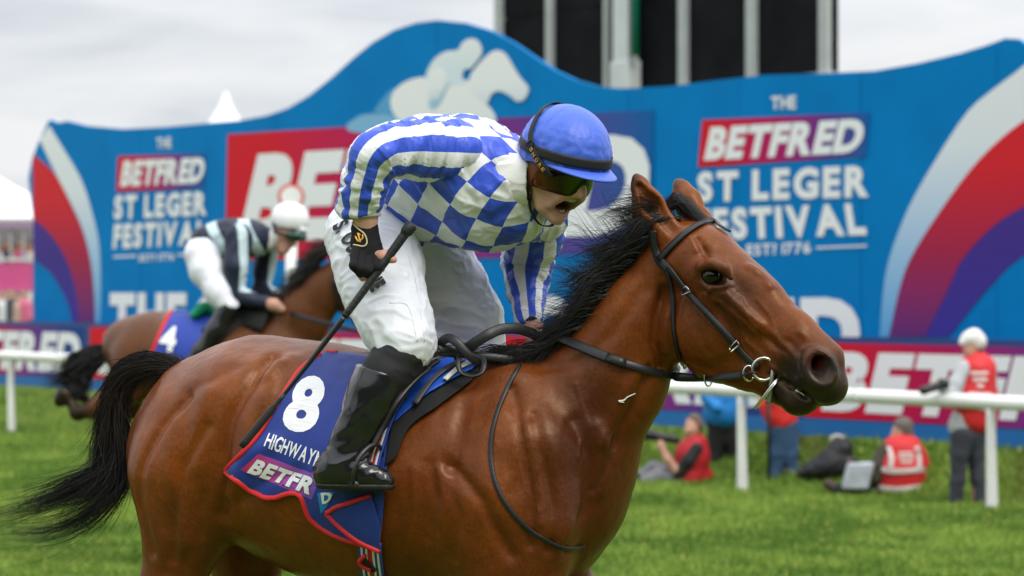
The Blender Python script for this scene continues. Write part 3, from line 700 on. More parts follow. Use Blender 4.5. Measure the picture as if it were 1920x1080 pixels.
HORSE = empty('racehorse', HF.O, 'bright bay racehorse with black mane carrying the jockey in blue and white checks', 'horse', rz=-RAD(25))
hfield = build_horse_field()
hV, hQ, hN = hfield.nets(smooth=3)
del hfield
def gz(V, c, s, ax=None):
    d = V - c
    if ax is not None: d = d @ np.asarray(ax).T
    return np.exp(-((d / np.asarray(s)) ** 2).sum(1))
def groove(V, P, w):
    """soft distance mask to a polyline"""
    P = np.asarray(P); best = np.full(len(V), 9.0)
    for a, b in zip(P[:-1], P[1:]):
        ba = b - a; t = np.clip((V - a) @ ba / (ba @ ba + 1e-9), 0, 1)
        best = np.minimum(best, np.linalg.norm(V - a - t[:, None] * ba, axis=1))
    return np.exp(-(best / w) ** 2)
def surf(px, py, V=None):
    """first point of the horse under a photo pixel, in the horse frame"""
    v = HF.R @ A((px - 960) / F, 1, -(py - HOR) / F); c = HF.R @ (C0 - HF.O)
    r = HB.ray_cast(Vector(c), Vector(unit(v)))
    return (np.array(r[0]), np.array(r[1])) if r[0] is not None else (None, None)
HB = bvh(hV, hQ)
def sp(*pts):
    out = []
    for p in pts:
        q, _ = surf(*p)
        if q is not None: out.append(q)
    return np.array(out)
def sculpt(V, N):
    d = np.zeros(len(V))
    ln = lambda pts, w, a: a * groove(V, sp(*pts), w)
    # grooves (negative) and ridges (positive) of muscle, bone, tendon and vein, traced on the near side
    G = [([(512, 668), (470, 720), (432, 785), (420, 850), (424, 905), (416, 965)], .020, -.016), ([(545, 672), (505, 730), (470, 790), (462, 850), (450, 905)], .026, .010),
         ([(520, 685), (505, 705)], .022, .012), ([(352, 745), (304, 800), (268, 870), (262, 950), (284, 1035)], .018, -.011), ([(395, 735), (370, 800), (372, 870)], .035, .010),
         ([(330, 790), (318, 860), (335, 940), (350, 1020)], .030, .008), ([(390, 800), (345, 880), (330, 960), (322, 1050)], .016, -.008), ([(380, 930), (372, 1000), (350, 1060)], .02, -.006),
         ([(436, 690), (400, 715), (350, 735)], .022, -.006), ([(424, 930), (447, 890), (480, 850), (520, 830)], .018, .008), ([(450, 940), (500, 900), (560, 890)], .022, -.008),
         ([(600, 700), (560, 760), (520, 800)], .05, -.006),
         ([(960, 730), (972, 790), (985, 860), (1000, 940), (995, 1020)], .018, -.013), ([(1000, 775), (1018, 860), (1036, 945), (1030, 1030)], .016, -.012), ([(985, 800), (1003, 900), (1012, 980)], .016, .007),
         ([(845, 873), (880, 910), (905, 940), (955, 1041)], .018, -.012), ([(930, 780), (905, 850), (920, 910), (950, 970)], .040, .010), ([(870, 760), (858, 820), (845, 873)], .022, -.009),
         ([(806, 868), (815, 930), (800, 1010)], .014, -.006), ([(826, 880), (838, 945), (826, 1030)], .012, .006), ([(850, 905), (862, 970), (850, 1050)], .012, -.006), ([(778, 880), (780, 950), (765, 1040)], .013, .005),
         ([(1075, 790), (1105, 860), (1100, 950), (1065, 1030)], .020, -.010), ([(1120, 800), (1140, 850), (1125, 920)], .022, .008), ([(1218, 690), (1185, 765), (1150, 840), (1115, 920)], .013, -.009), ([(1195, 690), (1165, 760), (1130, 830)], .018, .006),
         ([(1010, 690), (1085, 680), (1150, 625), (1205, 545)], .020, -.006), ([(1244, 545), (1230, 590), (1226, 640), (1238, 690)], .014, -.018), ([(1262, 560), (1250, 610), (1252, 660), (1275, 695)], .013, .006), ([(1240, 520), (1234, 560)], .010, -.005),
         ([(1350, 560), (1395, 600), (1440, 640), (1470, 660)], .0075, -.0042), ([(1368, 556), (1410, 594), (1452, 628)], .0085, .0036), ([(1345, 575), (1372, 625), (1392, 680)], .010, -.0035),
         ([(1442, 632), (1466, 672), (1468, 712)], .008, -.003), ([(1400, 640), (1428, 664), (1450, 692)], .0065, .003), ([(1405, 500), (1432, 518), (1444, 536)], .012, .007), ([(1308, 448), (1322, 474), (1330, 484)], .0085, -.008),
         ([(1295, 445), (1305, 470)], .008, .004), ([(1500, 622), (1535, 655)], .009, .004), ([(1480, 640), (1500, 665), (1502, 700)], .008, -.004), ([(1452, 690), (1480, 712), (1500, 730)], .006, .004),
         ([(1282, 560), (1270, 620), (1290, 680), (1340, 705)], .010, .004), ([(1300, 560), (1305, 610), (1330, 660)], .012, -.003), ([(1320, 545), (1345, 548), (1372, 540)], .006, -.004)]
    for pts, w, am in G: d += ln(pts, w, am)
    for pts in ([(1290, 560), (1330, 605), (1368, 640), (1385, 668)], [(1376, 585), (1394, 628), (1428, 678)], [(1418, 560), (1445, 592), (1455, 630), (1490, 668)], [(1390, 560), (1402, 600), (1436, 628)], [(975, 775), (990, 830), (975, 880), (990, 930)], [(962, 790), (968, 850), (955, 910)],
                [(1000, 790), (1022, 850), (1000, 900), (1010, 960)], [(935, 830), (948, 900), (930, 985)], [(835, 890), (872, 955), (862, 1050)], [(560, 860), (620, 900), (640, 960), (700, 1000)], [(470, 870), (500, 930), (560, 980)], [(1080, 720), (1100, 790), (1085, 860)], [(300, 930), (340, 980), (360, 1060)]):
        d += ln(pts, .0052, .0026)
    for pts in ([(1384, 600), (1398, 612), (1402, 628)], [(1396, 596), (1412, 612), (1416, 632)], [(1408, 598), (1424, 618), (1428, 640)], [(1372, 612), (1384, 628), (1386, 648)], [(1420, 606), (1438, 628), (1442, 652)], [(1356, 620), (1370, 640), (1374, 660)], [(1450, 690), (1458, 704), (1462, 722)], [(1460, 684), (1470, 700)], [(1344, 556), (1362, 556), (1384, 548)], [(1330, 552), (1350, 562), (1376, 560)]): d += ln(pts, .0032, -.0020)
    return d
m_near = hV[:, 1] < .02
d = sculpt(hV, hN); hV = hV + hN * d[:, None]
# the off side gets the same relief by mirroring body coordinates behind the head
mir = hV.copy(); mir[:, 1] *= -1
off = (~m_near) & (hV[:, 0] < .75)
dm = np.zeros(len(hV)); dm[off] = sculpt(mir[off], None); hV = hV + hN * dm[:, None]
hV = hV + hN * (fnoise(hV * 14, 3) * .0022 + fnoise(hV * A(45, 45, 18), 9) * .0012)[:, None]
hN = vnormals(hV, hQ); HB = bvh(hV, hQ)

# body colour: bright bay, dark points, darker on chest, neck and towards the belly
n1 = fnoise(hV * 5, 11); n2 = fnoise(hV * A(14, 14, 7), 15)
bay = A(.120, .0265, .0040); dark = A(.034, .0095, .0045); black = A(.011, .0095, .009); warm = A(.250, .064, .0075)
col = np.tile(bay, (len(hV), 1))
def mixc(w, c):
    global col
    w = np.clip(w, 0, 1)[:, None]; col = col * (1 - w) + c * w
mixc(.30 + .75 * n1, warm); mixc(np.clip(.45 * n2, 0, .35), dark)
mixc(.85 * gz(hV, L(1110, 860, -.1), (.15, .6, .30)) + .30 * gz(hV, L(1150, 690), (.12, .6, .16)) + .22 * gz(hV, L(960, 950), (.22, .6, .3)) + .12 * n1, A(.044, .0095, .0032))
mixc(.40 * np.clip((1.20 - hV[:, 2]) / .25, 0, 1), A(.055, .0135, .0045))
mixc(.55 * gz(hV, L(400, 1000, -.1), (.2, .5, .14)), A(.09, .026, .008))
mz = LH(1530, 722); ax3 = [fd_ for fd_ in (hfwd, hn, A(0, 0, 1))]
mixc(np.minimum(2.3 * gz(hV, LH(1522, 728), (.098, .30, .080), ax3), .96) + .28 * n2 * gz(hV, LH(1490, 690), (.08, .2, .08), ax3), black * .9)

mixc(1.3 * np.minimum(gz(hV, LH(1547, 690, -.06), (.05, .05, .042), ax3) + gz(hV, LH(1547, 690, .06), (.05, .05, .042), ax3), .75), black * 1.8)
for sg in (-1, 1):
    mixc(1.2 * gz(hV, LH(1340, 519, sg * .095), (.042, .035, .029), ax3) + .8 * gz(hV, LH(1370, 530, sg * .09), (.014, .03, .010), ax3), black * 1.1)
    mixc(.80 * gz(hV, LH(1368, 552, sg * .08), (.075, .06, .06), ax3), dark)
    mixc(.5 * gz(hV, LH(1390, 590, sg * .06), (.05, .06, .07), ax3), dark)
    t = (1193, 331) if sg < 0 else (1271, 342)
    mixc(1.0 * gz(hV, LH(t[0] + 1, t[1] + 4, sg * .08), (.02, .03, .045), ax3), black * 1.5)
    b_ = (1222, 392) if sg < 0 else (1296, 385)
    mixc(.5 * gz(hV, LH(b_[0] + 8, b_[1], sg * .088), (.016, .012, .05), ax3), dark)
mixc(np.clip((1.02 - hV[:, 2]) / .3, 0, 1) * np.clip((.62 - hV[:, 2]) / .1 + .0, 0, 1), black * 1.4)
mixc(np.clip((.13 - hV[:, 2]) / .02, 0, 1), A(.02, .018, .016))
# red lining deep in the nostrils
for sg in (-1, 1): mixc(1.2 * gz(hV, LH(1530, 678, sg * .045), (.018, .022, .014), ax3), A(.16, .018, .014))

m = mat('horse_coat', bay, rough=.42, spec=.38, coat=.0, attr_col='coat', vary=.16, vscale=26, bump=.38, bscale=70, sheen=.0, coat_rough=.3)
nt = m.node_tree; b_ = nt.nodes['Principled BSDF']
rn = nt.nodes.new('ShaderNodeTexNoise'); rn.inputs['Scale'].default_value = 7; rn.inputs['Detail'].default_value = 6
rr = nt.nodes.new('ShaderNodeMapRange'); rr.inputs['From Min'].default_value = .3; rr.inputs['From Max'].default_value = .7; rr.inputs['To Min'].default_value = .28; rr.inputs['To Max'].default_value = .46
tc_ = [n for n in nt.nodes if n.type == 'TEX_COORD'][0]
nt.links.new(tc_.outputs['Object'], rn.inputs['Vector']); nt.links.new(rn.outputs['Fac'], rr.inputs['Value']); nt.links.new(rr.outputs[0], b_.inputs['Roughness'])
hn1 = nt.nodes.new('ShaderNodeTexNoise'); hn1.inputs['Scale'].default_value = 1.0; hn1.inputs['Detail'].default_value = 3; hmp = nt.nodes.new('ShaderNodeMapping'); hmp.inputs['Scale'].default_value = (520, 520, 90); hmp.inputs['Rotation'].default_value = (0, RAD(35), 0)
hb1 = nt.nodes.new('ShaderNodeBump'); hb1.inputs['Strength'].default_value = .22; hb1.inputs['Distance'].default_value = .0015; nt.links.new(tc_.outputs['Object'], hmp.inputs['Vector']); nt.links.new(hmp.outputs[0], hn1.inputs['Vector']); nt.links.new(hn1.outputs['Fac'], hb1.inputs['Height'])
ob_ = [n for n in nt.nodes if n.type == 'BUMP' and n != hb1][0]; ob_.inputs['Distance'].default_value = .003; nt.links.new(ob_.outputs[0], hb1.inputs['Normal']); nt.links.new(hb1.outputs[0], b_.inputs['Normal'])
b_.inputs['Specular Tint'].default_value = (1, .72, .48, 1)
fg = nt.nodes.new('ShaderNodeTexNoise'); fg.inputs['Scale'].default_value = 1.0; fg.inputs['Detail'].default_value = 4; fg.inputs['Roughness'].default_value = .7; fmp = nt.nodes.new('ShaderNodeMapping'); fmp.inputs['Scale'].default_value = (230, 230, 75); fmp.inputs['Rotation'].default_value = (0, RAD(-30), 0)
nt.links.new(tc_.outputs['Object'], fmp.inputs['Vector']); nt.links.new(fmp.outputs[0], fg.inputs['Vector']); fr_ = nt.nodes.new('ShaderNodeMapRange'); fr_.inputs['From Min'].default_value = .3; fr_.inputs['From Max'].default_value = .7; fr_.inputs['To Min'].default_value = .74; fr_.inputs['To Max'].default_value = 1.26
nt.links.new(fg.outputs['Fac'], fr_.inputs['Value']); fx = nt.nodes.new('ShaderNodeMix'); fx.data_type = 'RGBA'; fx.blend_type = 'MULTIPLY'; fx.inputs[0].default_value = 1; src_ = b_.inputs['Base Color'].links[0].from_socket
nt.links.new(src_, fx.inputs['A']); nt.links.new(fr_.outputs[0], fx.inputs['B']); nt.links.new(fx.outputs['Result'], b_.inputs['Base Color'])
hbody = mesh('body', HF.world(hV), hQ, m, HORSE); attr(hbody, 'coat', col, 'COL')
hcol = col

def uvball(c, r, seg=24, ring=14, ax=None):
    V, Fc = [], []; ax = np.eye(3) if ax is None else np.asarray(ax); r = np.broadcast_to(np.asarray(r, float), (3,))
    for i in range(ring + 1):
        for j in range(seg):
            t, p = math.pi * i / ring, 2 * math.pi * j / seg
            V.append(c + (A(math.sin(t) * math.cos(p), math.sin(t) * math.sin(p), math.cos(t)) * r) @ ax)
    for i in range(ring):
        for j in range(seg):
            a, b = i * seg + j, i * seg + (j + 1) % seg; Fc.append((a, a + seg, b + seg, b))
    return np.array(V), np.array(Fc)
for sg in (-1, 1):
    c = LH(1336, 518, sg * .0755); v, q = uvball(c, .0295)
    mesh('eye', HF.world(v), q, mat('horse_eye', (.008, .004, .003), rough=.10, spec=.35), HORSE)
# ------------------------------------------------------------------ the leading jockey
def pxr(r, Y): return r * Y / F
def rows_w(rows):
    """(px, py, Y, r_px[, r_lat]) -> points, radii, lateral radii"""
    P = np.array([W(r[0], r[1], r[2]) for r in rows]); R = [pxr(r[3], r[2]) for r in rows]; RL = [r[4] if len(r) > 4 else pxr(r[3], r[2]) for r in rows]; return P, R, RL
def sww(f, rows, n=(0, 1, 0), k=.02, seg_k=.025, op='add'):
    P, R, RL = rows_w(rows); return f.sweep(P, R, RL, n=n, k=k, seg_k=seg_k, op=op)
def field_px(x0, x1, y0, y1, Y0, Y1, h):
    a, b_ = W(x0, y1, Y1 if x0 < 960 else Y0), W(x1, y0, Y1 if x1 > 960 else Y0)
    z0 = min(W(0, y1, Y0)[2], W(0, y1, Y1)[2]); z1 = max(W(0, y0, Y0)[2], W(0, y0, Y1)[2])
    return fbox((a[0], Y0, z0), (b_[0], Y1, z1), h)
def rayhit(B, px, py):
    r = B.ray_cast(Vector(C0), Vector(unit(A((px - 960) / F, 1, -(py - HOR) / F)))); return (np.array(r[0]), np.array(r[1])) if r[0] is not None else (None, None)
def decal(name, V, Fc, quad, B, off, m, parent, sub=0):
    """flat lettering laid on a curved surface: unit-box outline -> photo quad -> first surface under it"""
    bm = bmesh.new(); vs = [bm.verts.new((*p, 0)) for p in V]
    for f in Fc:
        try: bm.faces.new([vs[i] for i in f])
        except ValueError: pass
    if sub: bmesh.ops.subdivide_edges(bm, edges=[e for e in bm.edges if e.calc_length() > .06], cuts=sub, use_grid_fill=True)
    bmesh.ops.triangulate(bm, faces=bm.faces[:]); bm.verts.index_update()
    V2 = np.array([v.co[:2] for v in bm.verts]); F2 = [tuple(v.index for v in f.verts) for f in bm.faces]; bm.free()
    P = bil(quad, V2); out = []; last = None
    for p in P:
        h, nn = rayhit(B, *p)
        if h is None: h = last if last is not None else W(*p, FOCUS); nn = A(0, -1, 0)
        if nn[1] > 0: nn = -nn
        last = h; out.append(h + nn * off)
    return mesh(name, np.array(out), F2, m, parent, smooth=False)
JK = empty('jockey', W(705, 430, 7.9), 'jockey in blue and white checked silks and blue cap shouting over the bay horse', 'person')
NT = unit(A(.50, .83, -.18))
def crinkle(V, N, d, freq, amp, seed, warp=1.0, sharp=True):
    """cloth folds running along direction d"""
    d = unit(d); a = unit(np.cross(d, [0.3, .5, .8])); b_ = np.cross(d, a)
    q = np.stack([V @ a * freq, V @ b_ * freq, V @ d * freq * .18], 1); q = q + warp * np.stack([fnoise(V * 9, seed + 5), fnoise(V * 9, seed + 6), 0 * V[:, 0]], 1)
    n = vnoise(q, seed)
    if sharp: n = 1 - 2 * np.abs(n) ** .8
    return N * (amp * n)[:, None]

# --- jacket
f = field_px(650, 1075, 195, 490, 7.42, 8.10, .0048)
sww(f, [(728, 350, 7.90, 82, .150), (798, 338, 7.85, 108, .172), (868, 336, 7.79, 107, .180), (925, 352, 7.745, 98, .178), (944, 350, 7.73, 72, .12)], n=NT, k=.05, seg_k=.06)
sww(f, [(838, 285, 7.64, 56), (870, 300, 7.68, 60)], k=.06)
sww(f, [(940, 372, 7.80, 72), (1008, 400, 7.87, 56)], k=.05)
sww(f, [(880, 398, 7.74, 54), (960, 400, 7.74, 50)], k=.06)
sww(f, [(760, 400, 7.86, 48), (730, 385, 7.88, 45)], k=.05)
JV, JQ, JN = f.nets(3)
ctr = W(838, 315, 7.66)
d_r = np.linalg.norm(JV - ctr, axis=1)
arm = np.exp(-(d_r / .16) ** 2)
ax_t = unit(W(968, 345, 7.71) - W(728, 360, 7.90))
JV = JV + crinkle(JV, JN, unit(A(.75, .1, -.5)), 26, .0055, 3) * (.5 + arm)[:, None] + crinkle(JV, JN, unit(A(.9, 0, .35)), 15, .0060, 13) + crinkle(JV, JN, unit(A(.5, -.2, -.9)), 44, .0028, 23)
JN = vnormals(JV, JQ)
# check pattern coordinates: along the spine and around the trunk
o_ = W(800, 341, 7.85); e1 = unit(NT - ax_t * (NT @ ax_t)); e2 = np.cross(ax_t, e1); e2 = e2 if e2[2] > 0 else -e2
rel = JV - o_; ua = rel @ ax_t + .008 * fnoise(JV * 7, 44); va0 = .010 * fnoise(JV * 7, 47); th = np.arctan2(rel @ e2, -(rel @ e1)); va = th * .172 + va0
def check_mat(name, size, angle, off=(0, 0)):
    m = mat(name, (.7, .7, .72), rough=.36, spec=.42, sheen=.05); nt = m.node_tree; N = nt.nodes; Lk = nt.links.new
    a = N.new('ShaderNodeAttribute'); a.attribute_name = 'pat'; mp = N.new('ShaderNodeMapping'); mp.inputs['Rotation'].default_value = (0, 0, angle); mp.inputs['Location'].default_value = (*off, .5)
    mp.inputs['Scale'].default_value = (1 / size, 1 / size, 1); Lk(a.outputs['Vector'], mp.inputs['Vector'])
    ck = N.new('ShaderNodeTexChecker'); ck.inputs['Scale'].default_value = 1.0; Lk(mp.outputs[0], ck.inputs['Vector'])
    ck.inputs['Color1'].default_value = (.036, .090, .60, 1); ck.inputs['Color2'].default_value = (.76, .765, .775, 1)
    Lk(ck.outputs['Color'], N['Principled BSDF'].inputs['Base Color']); fine_cloth(m); return m
def fine_cloth(m, strength=.12, scale=90):
    nt = m.node_tree; N = nt.nodes; Lk = nt.links.new; tc = N.new('ShaderNodeTexCoord'); n = N.new('ShaderNodeTexNoise'); n.inputs['Scale'].default_value = scale; n.inputs['Detail'].default_value = 3; n.inputs['Distortion'].default_value = 1.5
    bp = N.new('ShaderNodeBump'); bp.inputs['Strength'].default_value = strength; bp.inputs['Distance'].default_value = .01; Lk(tc.outputs['Object'], n.inputs['Vector']); Lk(n.outputs['Fac'], bp.inputs['Height']); Lk(bp.outputs[0], N['Principled BSDF'].inputs['Normal'])
m_chk = check_mat('silk_checks', .074, RAD(45), (.35, .2))
o = mesh('silk_jacket', JV, JQ, m_chk, JK); attr(o, 'pat', np.stack([ua, va, 0 * ua], 1), 'VEC')
JB = bvh(JV, JQ)

# --- sleeves: lengthwise stripes
def stripe_mat(name, n, ph):
    m = mat(name, (.7, .7, .72), rough=.36, spec=.42, sheen=.05); nt = m.node_tree; N = nt.nodes; Lk = nt.links.new
    a = N.new('ShaderNodeAttribute'); a.attribute_name = 'pat'; sx = N.new('ShaderNodeSeparateXYZ'); Lk(a.outputs['Vector'], sx.inputs[0])
    mu = N.new('ShaderNodeMath'); mu.operation = 'MULTIPLY_ADD'; mu.inputs[1].default_value = n; mu.inputs[2].default_value = ph; Lk(sx.outputs[0], mu.inputs[0])
    fr = N.new('ShaderNodeMath'); fr.operation = 'FRACT'; Lk(mu.outputs[0], fr.inputs[0]); gt = N.new('ShaderNodeMath'); gt.operation = 'GREATER_THAN'; gt.inputs[1].default_value = .52; Lk(fr.outputs[0], gt.inputs[0])
    mx = N.new('ShaderNodeMix'); mx.data_type = 'RGBA'; mx.inputs['A'].default_value = (.036, .090, .60, 1); mx.inputs['B'].default_value = (.76, .765, .775, 1); Lk(gt.outputs[0], mx.inputs[0])
    Lk(mx.outputs['Result'], N['Principled BSDF'].inputs['Base Color']); fine_cloth(m); return m
def sleeve(name, rows, box_, ref, m, seeds, fold_dir, extra=None, cut=None):
    f = field_px(*box_); sww(f, rows, k=.02, seg_k=.03)
    if extra: sww(f, extra, k=.03)
    if cut is not None: f.half(*cut)
    V, Q, N = f.nets(3); P = np.array([W(r[0], r[1], r[2]) for r in rows])
    Pd = spline(P, 60); Td = np.gradient(Pd, axis=0); Td /= np.linalg.norm(Td, axis=1)[:, None]
    i = np.argmin(((V[:, None, :] - Pd[None]) ** 2).sum(2), 1) if len(V) < 60000 else 0
    # parallel frames along the sleeve
    u = unit(ref - Td[0] * (ref @ Td[0])); U = []
    for t in Td: u = unit(u - t * (u @ t)); U.append(u)
    U = np.array(U); B = np.cross(Td, U); r = V - Pd[i]; th = np.arctan2((r * B[i]).sum(1), (r * U[i]).sum(1)) / (2 * math.pi) + .5
    al = i / 59.
    for sd, fr, am in seeds: V = V + N * (am * (vnoise(np.stack([al * fr + .7 * np.sin(th * 9 + sd), np.cos(th * 6.283) * 1.3, np.sin(th * 6.283) * 1.3], 1), sd)))[:, None]
    V = V + crinkle(V, N, fold_dir, 34, .0034, seeds[0][0] + 40)
    # keep the seam of the angle away from the camera side
    o = mesh(name, V, Q, m, JK); attr(o, 'pat', np.stack([th, al, 0 * th], 1), 'VEC'); return V, Q
srows = [(850, 283, 7.615, 58), (790, 281, 7.56, 54), (738, 281, 7.50, 48), (704, 291, 7.47, 43), (690, 325, 7.48, 36), (682, 362, 7.50, 33), (678, 398, 7.52, 32)]
SV, SQ = sleeve('sleeve', srows, (600, 905, 200, 440, 7.30, 7.80, .0042), A(0, -1.0, 0), stripe_mat('silk_stripes', 6, .10), [(3, 22, .0065), (7, 46, .0035)], unit(A(.2, 0, 1)), extra=[(668, 372, 7.52, 28), (652, 386, 7.54, 22)], cut=(W(680, 404, 7.52), A(.12, 0, -1)))
srows2 = [(1008, 392, 7.87, 54), (1003, 440, 7.93, 49), (990, 490, 8.01, 45), (988, 540, 7.97, 35), (993, 600, 7.87, 26)]
sleeve('sleeve', srows2, (905, 1100, 325, 640, 7.65, 8.2, .0045), A(.0, -1.0, 0), stripe_mat('silk_stripes_far', 6, .35), [(5, 20, .006), (9, 40, .0025)], unit(A(.2, 0, 1)), cut=(W(993, 604, 7.87), A(.15, 0, -1)))
# white cuff linings
for c, r, n_ in ((W(684, 404, 7.52), .044, A(.1, 0, -1)), (W(993, 604, 7.87), .034, A(.15, 0, -1))):
    n_ = unit(n_); v, f_ = tube([c - n_ * .012, c - n_ * .002, c + n_ * .006], [r, r, r * .97], 20, caps=False); o = mesh('cuff', v, f_, mat('cuff_white', (.75, .75, .75), rough=.6), JK); md = o.modifiers.new('solid', 'SOLIDIFY'); md.thickness = .003

# --- breeches
f = field_px(590, 965, 375, 690, 7.40, 8.20, .0048)
lat = HF.l
f.ell(W(700, 440, 7.92), (pxr(84, 7.9), .165, pxr(80, 7.9)), ax=[HF.h, HF.l, A(0, 0, 1)], k=.04)
sww(f, [(760, 410, 7.90, 60, .13), (725, 420, 7.9, 70, .14)], n=HF.l, k=.05)
sww(f, [(697, 452, 7.80, 82), (710, 500, 7.74, 80), (720, 545, 7.69, 74), (742, 600, 7.62, 67), (759, 640, 7.575, 60)], k=.03)
sww(f, [(775, 465, 8.00, 76), (815, 500, 8.03, 72), (848, 545, 8.05, 67), (880, 600, 8.06, 60), (892, 645, 8.06, 54)], k=.03)
f.half(W(758, 648, 7.58), A(-.25, 0, -1)) if False else None
BV, BQ, BN = f.nets(3)
ax_n = unit(W(758, 640, 7.58) - W(697, 452, 7.80))
BV = BV + crinkle(BV, BN, unit(A(.95, -.3, .05)), 46, .0026, 51) + crinkle(BV, BN, unit(A(.8, -.2, -.5)), 24, .0024, 57) + crinkle(BV, BN, ax_n, 14, .0022, 61)
o = mesh('breeches', BV, BQ, mat('breeches_white', (.74, .755, .81), rough=.55, spec=.3, sheen=.1), JK); fine_cloth(MATS['breeches_white'], .10, 70); BB = bvh(BV, BQ)
# seam lines on the thigh
def surf_line(B, pts, n, off=.0015):
    out = []
    for p in spline(pts, n):
        h, nn = rayhit(B, *p)
        if h is not None: out.append(h + nn * off * (-1 if nn[1] > 0 else 1))
    return np.array(out)
for pts in ([(762, 470), (782, 540), (795, 640)], [(730, 568), (765, 575), (782, 640)]):
    P = surf_line(BB, pts, 16)
    if len(P) > 3: v, f_ = tube(P - A(0, -.0012, 0), .0013, 6); mesh('seam', v, f_, mat('seam_grey', (.68, .69, .73), rough=.7), JK)
m_ink = mat('ink_black', (.012, .012, .013), rough=.6)
for t, q in (('S.', [(660, 432), (626, 437), (618, 457), (652, 452)]),):
    pass
def path_text(t, P0, P1, hgt, bold, B, off, m, parent, skip=()):
    """letters running from P0 to P1 in the photo, standing to the right of the direction of travel"""
    P0, P1 = A(*P0), A(*P1); d = unit(P1 - P0); up = A(d[1], -d[0]); L_ = np.linalg.norm(P1 - P0); base = P0
    for i, (V, Fc) in enumerate(text2d(t, bold, 0, .06)):
        q = [P0 + up * hgt, P1 + up * hgt, P1, P0]; decal('letter', V, Fc, q, B, off, m, parent)
path_text('S. OSBORNE', (625, 426), (698, 550), 32, .045, BB, .006, m_ink, JK)

# --- knee sock, boots
def leg(name_s, name_b, kn, ank, Yk, Ya, mir):
    pass
m_sock = mat('sock_black', (.012, .012, .013), rough=.75, bump=.2, bscale=300)
m_boot = mat('boot_leather', (.010, .010, .011), rough=.20, spec=.40, coat=.25, coat_rough=.06); fine_cloth(m_boot, .08, 35)
m_sole = mat('boot_sole', (.014, .013, .012), rough=.55)
def lower_leg(sock, boot, foot, heel, Yr, box_):
    f = field_px(*box_, .0042); sww(f, sock, k=.015); f.half(W(boot[0][0] - 8, boot[0][1] + 26, boot[0][2]), A(-.35, 0, -1)); V, Q, N = f.nets(3); V = V + crinkle(V, N, unit(A(.9, 0, -.4)), 38, .0022, 71); mesh('knee_sock', V, Q, m_sock, JK)
    f = field_px(*box_, .0040); sww(f, boot, k=.02, seg_k=.03); sww(f, foot, n=(0, 1, 0), k=.03); sww(f, heel, k=.02)
    f.half(W(boot[0][0], boot[0][1] - 8, boot[0][2]), A(.28, 0, 1)); f.half(W(0, foot[1][1] + 19, foot[1][2]), A(0, 0, -1))
    V, Q, N = f.nets(3); a = np.exp(-((V[:, 2] - W(0, 850, 7.55)[2]) / .045) ** 2) + .25
    V = V + crinkle(V, N, unit(A(.8, -.2, .35)), 30, .0055, 81) * a[:, None] + crinkle(V, N, unit(A(.3, 0, 1)), 18, .0022, 85)
    mesh('boot', V, Q, m_boot, JK)
    f = field_px(*box_, .0045); sww(f, [(r[0], r[1] + 8, r[2], r[3] + 1.5) for r in foot], k=.02); sww(f, [(r[0], r[1] + 6, r[2], r[3] + 1) for r in heel], k=.02); zc = W(0, foot[1][1] + 16, foot[1][2])
    f.half(zc, A(0, 0, 1)); f.half(zc - A(0, 0, .016), A(0, 0, -1)); V, Q, N = f.nets(2); mesh('sole', V, Q, m_sole, JK)
    return bvh(V, Q)
lower_leg([(764, 646, 7.58, 46), (752, 664, 7.565, 47), (728, 700, 7.55, 45), (712, 725, 7.55, 42)], [(716, 704, 7.55, 51), (702, 738, 7.545, 47), (684, 780, 7.54, 41), (664, 822, 7.54, 36), (646, 866, 7.54, 36)],
          [(628, 886, 7.535, 32), (676, 890, 7.52, 28), (722, 902, 7.50, 18)], [(646, 868, 7.54, 34), (614, 888, 7.54, 26)], 0, (570, 830, 590, 940, 7.38, 7.72))
lower_leg([(893, 640, 8.06, 50), (880, 662, 8.08, 48), (858, 700, 8.10, 45), (842, 725, 8.1, 42)], [(846, 704, 8.1, 51), (832, 738, 8.12, 47), (812, 780, 8.14, 41), (792, 822, 8.16, 36), (772, 866, 8.17, 36)],
          [(756, 886, 8.17, 32), (804, 890, 8.16, 28), (850, 902, 8.15, 18)], [(772, 868, 8.17, 34), (742, 888, 8.17, 26)], 0, (690, 965, 590, 940, 7.90, 8.34))
# boot top binding and stitching lines on the near boot
# --- head frame
ha, hp = RAD(48), RAD(22)
hf_ = A(math.cos(ha) * math.cos(hp), -math.sin(ha) * math.cos(hp), -math.sin(hp)); hs_ = A(-math.sin(ha), -math.cos(ha), 0); hu_ = np.cross(hs_, hf_)
hc_ = W(1004, 319, 7.60) - .075 * hs_
HA = [hf_, hs_, hu_]
def HD(f_, s_, u_): return hc_ + f_ * hf_ + s_ * hs_ + u_ * hu_
# --- body: one continuous figure, fine only around the head
x_f, x_c = W(962, 0, 7.5)[0], W(600, 0, 7.9)[0] - .02
xs = np.r_[ax_range(x_c, x_f, .012), ax_range(x_f + .003, W(1130, 0, 7.6)[0], .0029)]
ys = np.r_[ax_range(7.37, 7.45, .012), ax_range(7.455, 7.80, .0031), ax_range(7.81, 8.30, .013)]
zs = np.r_[ax_range(W(0, 930, 7.5)[2], W(0, 436, 7.5)[2], .013), ax_range(W(0, 436, 7.5)[2] + .003, W(0, 265, 7.5)[2], .0029), ax_range(W(0, 265, 7.5)[2] + .013, W(0, 200, 7.5)[2], .013)]
f = Field(xs, ys, zs); sh = .010
def shrink(rows, d): return [(r[0], r[1], r[2], max(r[3] - d, 6), *([max(r[4] - d * .0014, .02)] if len(r) > 4 else [])) for r in rows]
sww(f, shrink([(728, 350, 7.90, 82, .150), (798, 341, 7.85, 112, .175), (868, 340, 7.79, 112, .185), (928, 352, 7.74, 100, .180)], 16), n=NT, k=.04)
